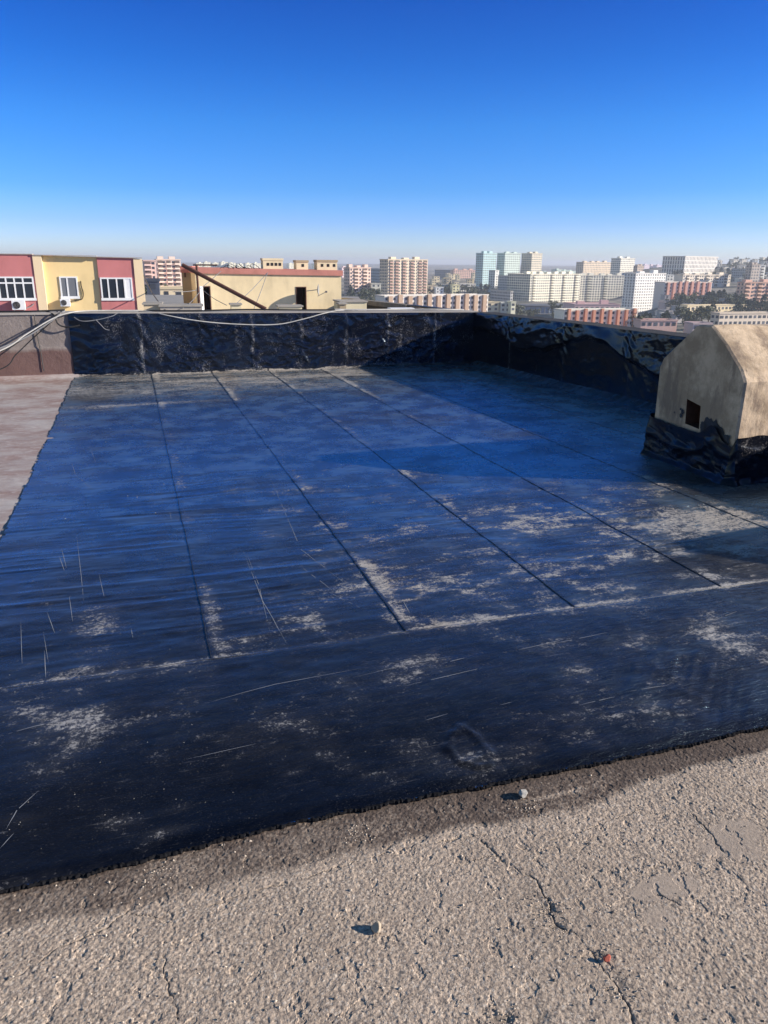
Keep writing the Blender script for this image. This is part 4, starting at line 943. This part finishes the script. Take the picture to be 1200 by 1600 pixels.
# houses on the right hillside (small, many alike)
hc=[(.62,.58,.50),(.55,.48,.40),(.45,.42,.40),(.66,.62,.56),(.48,.37,.31),(.38,.36,.36),(.60,.52,.36)]
for k in range(105):
    t=random.random(); px=random.uniform(1116,1215); py=410+t*32+ (1-t)*random.uniform(-3,1)
    if px<1142 and py>425: continue
    D=1450-t*520
    w_=random.uniform(4,8); hh=random.uniform(3.5,6.5)*1300/1450
    far('hill_house','small house packed among others on the right hillside','house',None,px,px+w_,py-hh,py,D,random.uniform(2,26),random.choice(hc),3,3.3,1.5,1.4,depth=8,roofboxes=0,group='houses on the right hillside',parap=.4)
for k in range(16):
    px=random.uniform(668,742); t=random.random(); py=430+t*24
    far('house','small roof seen between trees left of the teal towers','house',None,px,px+random.uniform(5,9),py-4,py+3,1350-t*400,random.uniform(2,20),random.choice(hc),3,3.3,depth=8,roofboxes=0,group='small houses left of the teal towers',parap=.4)

for k in range(44):
    px=random.uniform(1038,1152); t=random.random(); py=500-t*34
    if 1066<px<1152 and 484<py: continue
    far('hill_house','small pale house among trees on the slope between the white tower and the pink block','house',None,px,px+random.uniform(5,11),py-random.uniform(3,6),py+2,470+t*230,random.uniform(5,30),random.choice(hc),3,3.3,1.5,1.4,depth=8,roofboxes=0,group='small houses on the wooded slope',parap=.4)
# ---------------------------------------------------------------- terrain
CTRL+= [(*uv2w(0,60),-38),(*uv2w(-200,250),-42),(*uv2w(0,300),-44),(*uv2w(150,300),-42),(*uv2w(-60,250),-42),(*uv2w(-500,900),-30),(*uv2w(-900,2000),-14),(*uv2w(0,2600),-12),(*uv2w(900,1800),0),(*uv2w(700,1450),2),(*uv2w(850,1500),3),(*uv2w(1800,3000),-2),(*uv2w(-2500,5000),-12),(*uv2w(0,6000),-12),(*uv2w(3000,6000),-12),(*uv2w(-300,-300),-40),(*uv2w(900,500),-28),(*uv2w(-800,100),-38)]
for px_,py_,D_ in [(1000,508,640),(1022,513,520),(985,506,690),(1010,503,730),(960,505,560),(860,505,600),(1030,497,700)]:
    q_=at(px_,py_,D_); CTRL.append(tuple(q_))
CA=np.array(CTRL)
def terr(x,y):
    x=np.asarray(x,float); y=np.asarray(y,float)
    r0=np.hypot(x,y); num=np.zeros_like(x); den=np.zeros_like(x)
    for cx,cy,cz in CA:
        d2=((x-cx)**2+(y-cy)**2)/(40+.06*np.hypot(cx,cy))**2; w=1/(d2+.02)**1.6; num+=w*cz; den+=w
    return num/den-1.2
lg=lambda n,lo,hi:np.concatenate([np.linspace(0,1,n)**1.0*(hi-lo)+lo])
us=np.concatenate([-np.geomspace(7000,700,22),np.linspace(-680,1100,150),np.geomspace(1120,7000,20)])
vs=np.concatenate([np.linspace(-1500,60,14)[:-1],np.linspace(60,1700,150),np.geomspace(1720,9000,30)])
UU,VV=np.meshgrid(us,vs); TX=U[0]*UU+V[0]*VV; TY=U[1]*UU+V[1]*VV; TZ=terr(TX,TY)+1.0*(fbm(TX*.03,TY*.03,3,200)-.5)
def earth_mat():
    m,nt,bs=mat('dry_ground'); v=coords(nt); n1=noise(nt,v,.02,6,.65); n2=noise(nt,v,.12,5,.6)
    c=mixc(nt,ramp(nt,n1,[(.42,(0,0,0)),(.55,(1,1,1))]).outputs[0],(.11,.11,.08),(.34,.30,.25)); c=mixc(nt,ramp(nt,n2,[(.5,(0,0,0)),(.62,(.8,.8,.8))]).outputs[0],c,(.14,.135,.13))
    nt.links.new(c,bs.inputs['Base Color']); bs.inputs['Roughness'].default_value=.95; bs.inputs['Specular IOR Level'].default_value=.1; return m
tag(obj('terrain',grid_mesh('terrain',np.stack([TX,TY,TZ],2),earth_mat())),kind='structure')

# ---------------------------------------------------------------- trees
def leafmat(name,c):
    m,nt,bs=mat(name); oi=nt.nodes.new('ShaderNodeObjectInfo'); n1=noise(nt,coords(nt),.7,4)
    c1=mixc(nt,n1,tuple(x*.6 for x in c),tuple(x*1.5 for x in c)); nt.links.new(c1,bs.inputs['Base Color']); bs.inputs['Roughness'].default_value=.8; bs.inputs['Specular IOR Level'].default_value=.15; return m
LM=[leafmat('dark_needles',(.065,.085,.07)),leafmat('olive_leaves',(.11,.12,.08))]
BARK=paint('bark',(.10,.075,.055),.9,.2,2)
def crown(kind,seed):
    rs=random.Random(seed); b=MB()
    if kind==0:      # conifer / cypress like, rising layers
        cl=[(rs.gauss(0,.12*(1-t)),rs.gauss(0,.12*(1-t)),.18+.82*t,(.34*(1-t)**.7+.05)) for t in [i/9 for i in range(10)]]
    else:
        cl=[(rs.uniform(-.36,.36),rs.uniform(-.36,.36),rs.uniform(.42,.88),rs.uniform(.12,.24)) for _ in range(11)]
    for (cx,cy,cz,r) in cl:
        for i in range(34):
            th=rs.uniform(0,6.283); ph=math.acos(rs.uniform(-1,1)); rr=r*rs.uniform(.55,1.12)
            p=Vector((cx+rr*math.sin(ph)*math.cos(th),cy+rr*math.sin(ph)*math.sin(th),cz+.8*rr*math.cos(ph)))
            a=Vector((rs.gauss(0,1),rs.gauss(0,1),rs.gauss(0,1))).normalized(); c=a.orthogonal().normalized(); s_=rs.uniform(.035,.075)
            d=a.cross(c); b.poly([p+c*s_,p+d*s_*.8,p-c*s_,p-d*s_*.7],[(0,1,2,3)])
    return b.mesh('crown',LM[kind])
CR=[[crown(0,i) for i in range(3)],[crown(1,10+i) for i in range(4)]]
TRK=MB().tube([(0,0,-.1),(.01,0,.3),(-.01,.01,.6)],[.035,.026,.012],6).mesh('trunk',BARK)
TREE_LABEL={}
def tree(px,D,h,kind,label,group):
    u,v=aspect(px)*D,D; x,y=uv2w(u,v); z=float(terr(np.array(x),np.array(y)))
    e=empty('conifer' if kind==0 else 'broadleaf_tree',(x,y,z-.3),random.uniform(0,6)); tag(e,label,'tree',group); e.scale=(h*random.uniform(.8,1.15),)*2+(h,)
    obj('crown',random.choice(CR[kind]),e); obj('trunk',TRK,e)
zones=[(537,592,570,690,22,'tree in the dark clump below the pink panel block','trees below the pink panel block'),
 (592,600,560,600,2,'tree at the foot of the cream tower','trees by the cream tower'),
 (668,740,840,1020,26,'dark tree among the low houses left of the teal towers','trees left of the teal towers'),
 (738,797,830,1000,22,'tree on the dark wooded slope below the teal towers','trees below the teal towers'),
 (1038,1066,930,1080,8,'tree on the ridge above the coral striped row','trees above the coral row'),
 (1036,1098,600,690,15,'tree in the belt below the coral striped row','trees below the coral row'),
 (1098,1156,600,720,26,'tree in the dark grove left of the pink block','trees in the grove left of the pink block'),
 (1158,1212,560,620,20,'tree in the belt below the pink block at the right edge','trees below the pink block'),
 (1085,1120,470,540,6,'tree between the two long school blocks','trees between the school blocks'),
 (1040,1112,400,520,10,'tree among low roofs below the upper school block','trees among the low roofs'),
 (1003,1040,380,470,5,'tree at the foot of the white tower','trees at the white tower'),
 (1116,1210,900,1500,70,'tree between the houses of the right hillside','trees on the right hillside'),
 (800,880,560,700,9,'tree in front of the curved glass hall','trees by the glass hall'),
 (222,300,200,420,8,'tree between the red building and the penthouse','trees left of the penthouse')]
for (x0,x1,d0,d1,n,lab,g) in zones:
    for i in range(n):
        D=random.uniform(d0,d1); tree(random.uniform(x0,x1),D,random.uniform(6.5,12.0),0 if random.random()<.4 else 1,lab,g)

# ---------------------------------------------------------------- haze
hz=MB().box(-7200,7400,-1700,9600,-70,34).mesh('haze',[])
hz.materials.clear()
m=bpy.data.materials.new('pale_air'); m.use_nodes=True; nt=m.node_tree; nt.nodes.clear()
o_=nt.nodes.new('ShaderNodeOutputMaterial'); vs_=nt.nodes.new('ShaderNodeVolumePrincipled'); vs_.inputs['Color'].default_value=(.82,.88,1,1); vs_.inputs['Density'].default_value=.00019; vs_.inputs['Anisotropy'].default_value=.2
nt.links.new(vs_.outputs[0],o_.inputs['Volume']); hz.materials.append(m); tag(obj('haze',hz),kind='stuff')

# ================================================================ LIGHT, SKY, CAMERA
SD=Vector((2.5,-1.0,1.0)).normalized(); EL=math.asin(SD.z); AZ=math.atan2(SD.x,SD.y)
s=bpy.data.lights.new('sun','SUN'); s.energy=4.2; s.angle=R(.55); s.color=(1,.90,.76)
so=bpy.data.objects.new('sun',s); COL.objects.link(so); so.rotation_euler=(-SD).to_track_quat('-Z','Y').to_euler()
w=bpy.data.worlds.new('World'); sc.world=w; w.use_nodes=True; nt=w.node_tree
sky=nt.nodes.new('ShaderNodeTexSky'); sky.sky_type='NISHITA'; sky.sun_disc=False; sky.sun_elevation=EL; sky.sun_rotation=AZ
sky.altitude=0; sky.air_density=1.0; sky.dust_density=.3; sky.ozone_density=3.0
hs=nt.nodes.new('ShaderNodeHueSaturation'); hs.inputs['Saturation'].default_value=1.25; nt.links.new(sky.outputs[0],hs.inputs['Color'])
tc=nt.nodes.new('ShaderNodeTexCoord'); sx=nt.nodes.new('ShaderNodeSeparateXYZ'); nt.links.new(tc.outputs['Generated'],sx.inputs[0])
K=1/1.2
cr=ramp(nt,sx.outputs['Z'],[(0,(.60*K,.69*K,1.15*K)),(.019,(.51*K,.65*K,1.18*K)),(.045,(.34*K,.50*K,1.08*K)),(.081,(.20*K,.42*K,.88*K)),(.15,(.14*K,.39*K,.79*K)),(.213,(.075*K,.30*K,.70*K)),(.272,(.045*K,.235*K,.63*K)),(.36,(.12*K,.24*K,.52*K)),(.58,(.30*K,.32*K,.40*K)),(.85,(1.0*K,.78*K,.58*K))])
mu=nt.nodes.new('ShaderNodeMix'); mu.data_type='RGBA'; mu.blend_type='MULTIPLY'; mu.inputs[0].default_value=1
wf_=mth(nt,'MULTIPLY',mth(nt,'SUBTRACT',mth(nt,'MULTIPLY',sx.outputs['X'],-1.0),.50),2.6,clamp=True)   # unseen western sky tinted warm, added as fill for the shaded gable
wf_=mth(nt,'MULTIPLY',wf_,mth(nt,'SUBTRACT',1.0,mth(nt,'MULTIPLY',sx.outputs['Z'],1.1),clamp=True),clamp=True)
cw=mixc(nt,wf_,cr.outputs[0],(1.2*K,.74*K,.43*K))
nt.links.new(hs.outputs[0],mu.inputs[6]); nt.links.new(cw,mu.inputs[7])
bg=nt.nodes['Background']; nt.links.new(mu.outputs[2],bg.inputs['Color']); bg.inputs['Strength'].default_value=.144
cam=bpy.data.cameras.new('camera'); co=bpy.data.objects.new('camera',cam); COL.objects.link(co)
cam.sensor_fit='VERTICAL'; cam.sensor_height=24; cam.sensor_width=18; cam.lens=24*F/1600; cam.clip_start=.05; cam.clip_end=30000
from mathutils import Matrix
mw=Matrix(((RT2[0],UP2[0],-FW[0],0),(RT2[1],UP2[1],-FW[1],0),(RT2[2],UP2[2],-FW[2],EYE),(0,0,0,1))); co.matrix_world=mw
sc.camera=co
sc.view_settings.view_transform='Standard'; sc.view_settings.look='None'; sc.view_settings.exposure=1.0; sc.view_settings.gamma=1
sc.cycles.max_bounces=6; sc.cycles.volume_bounces=0
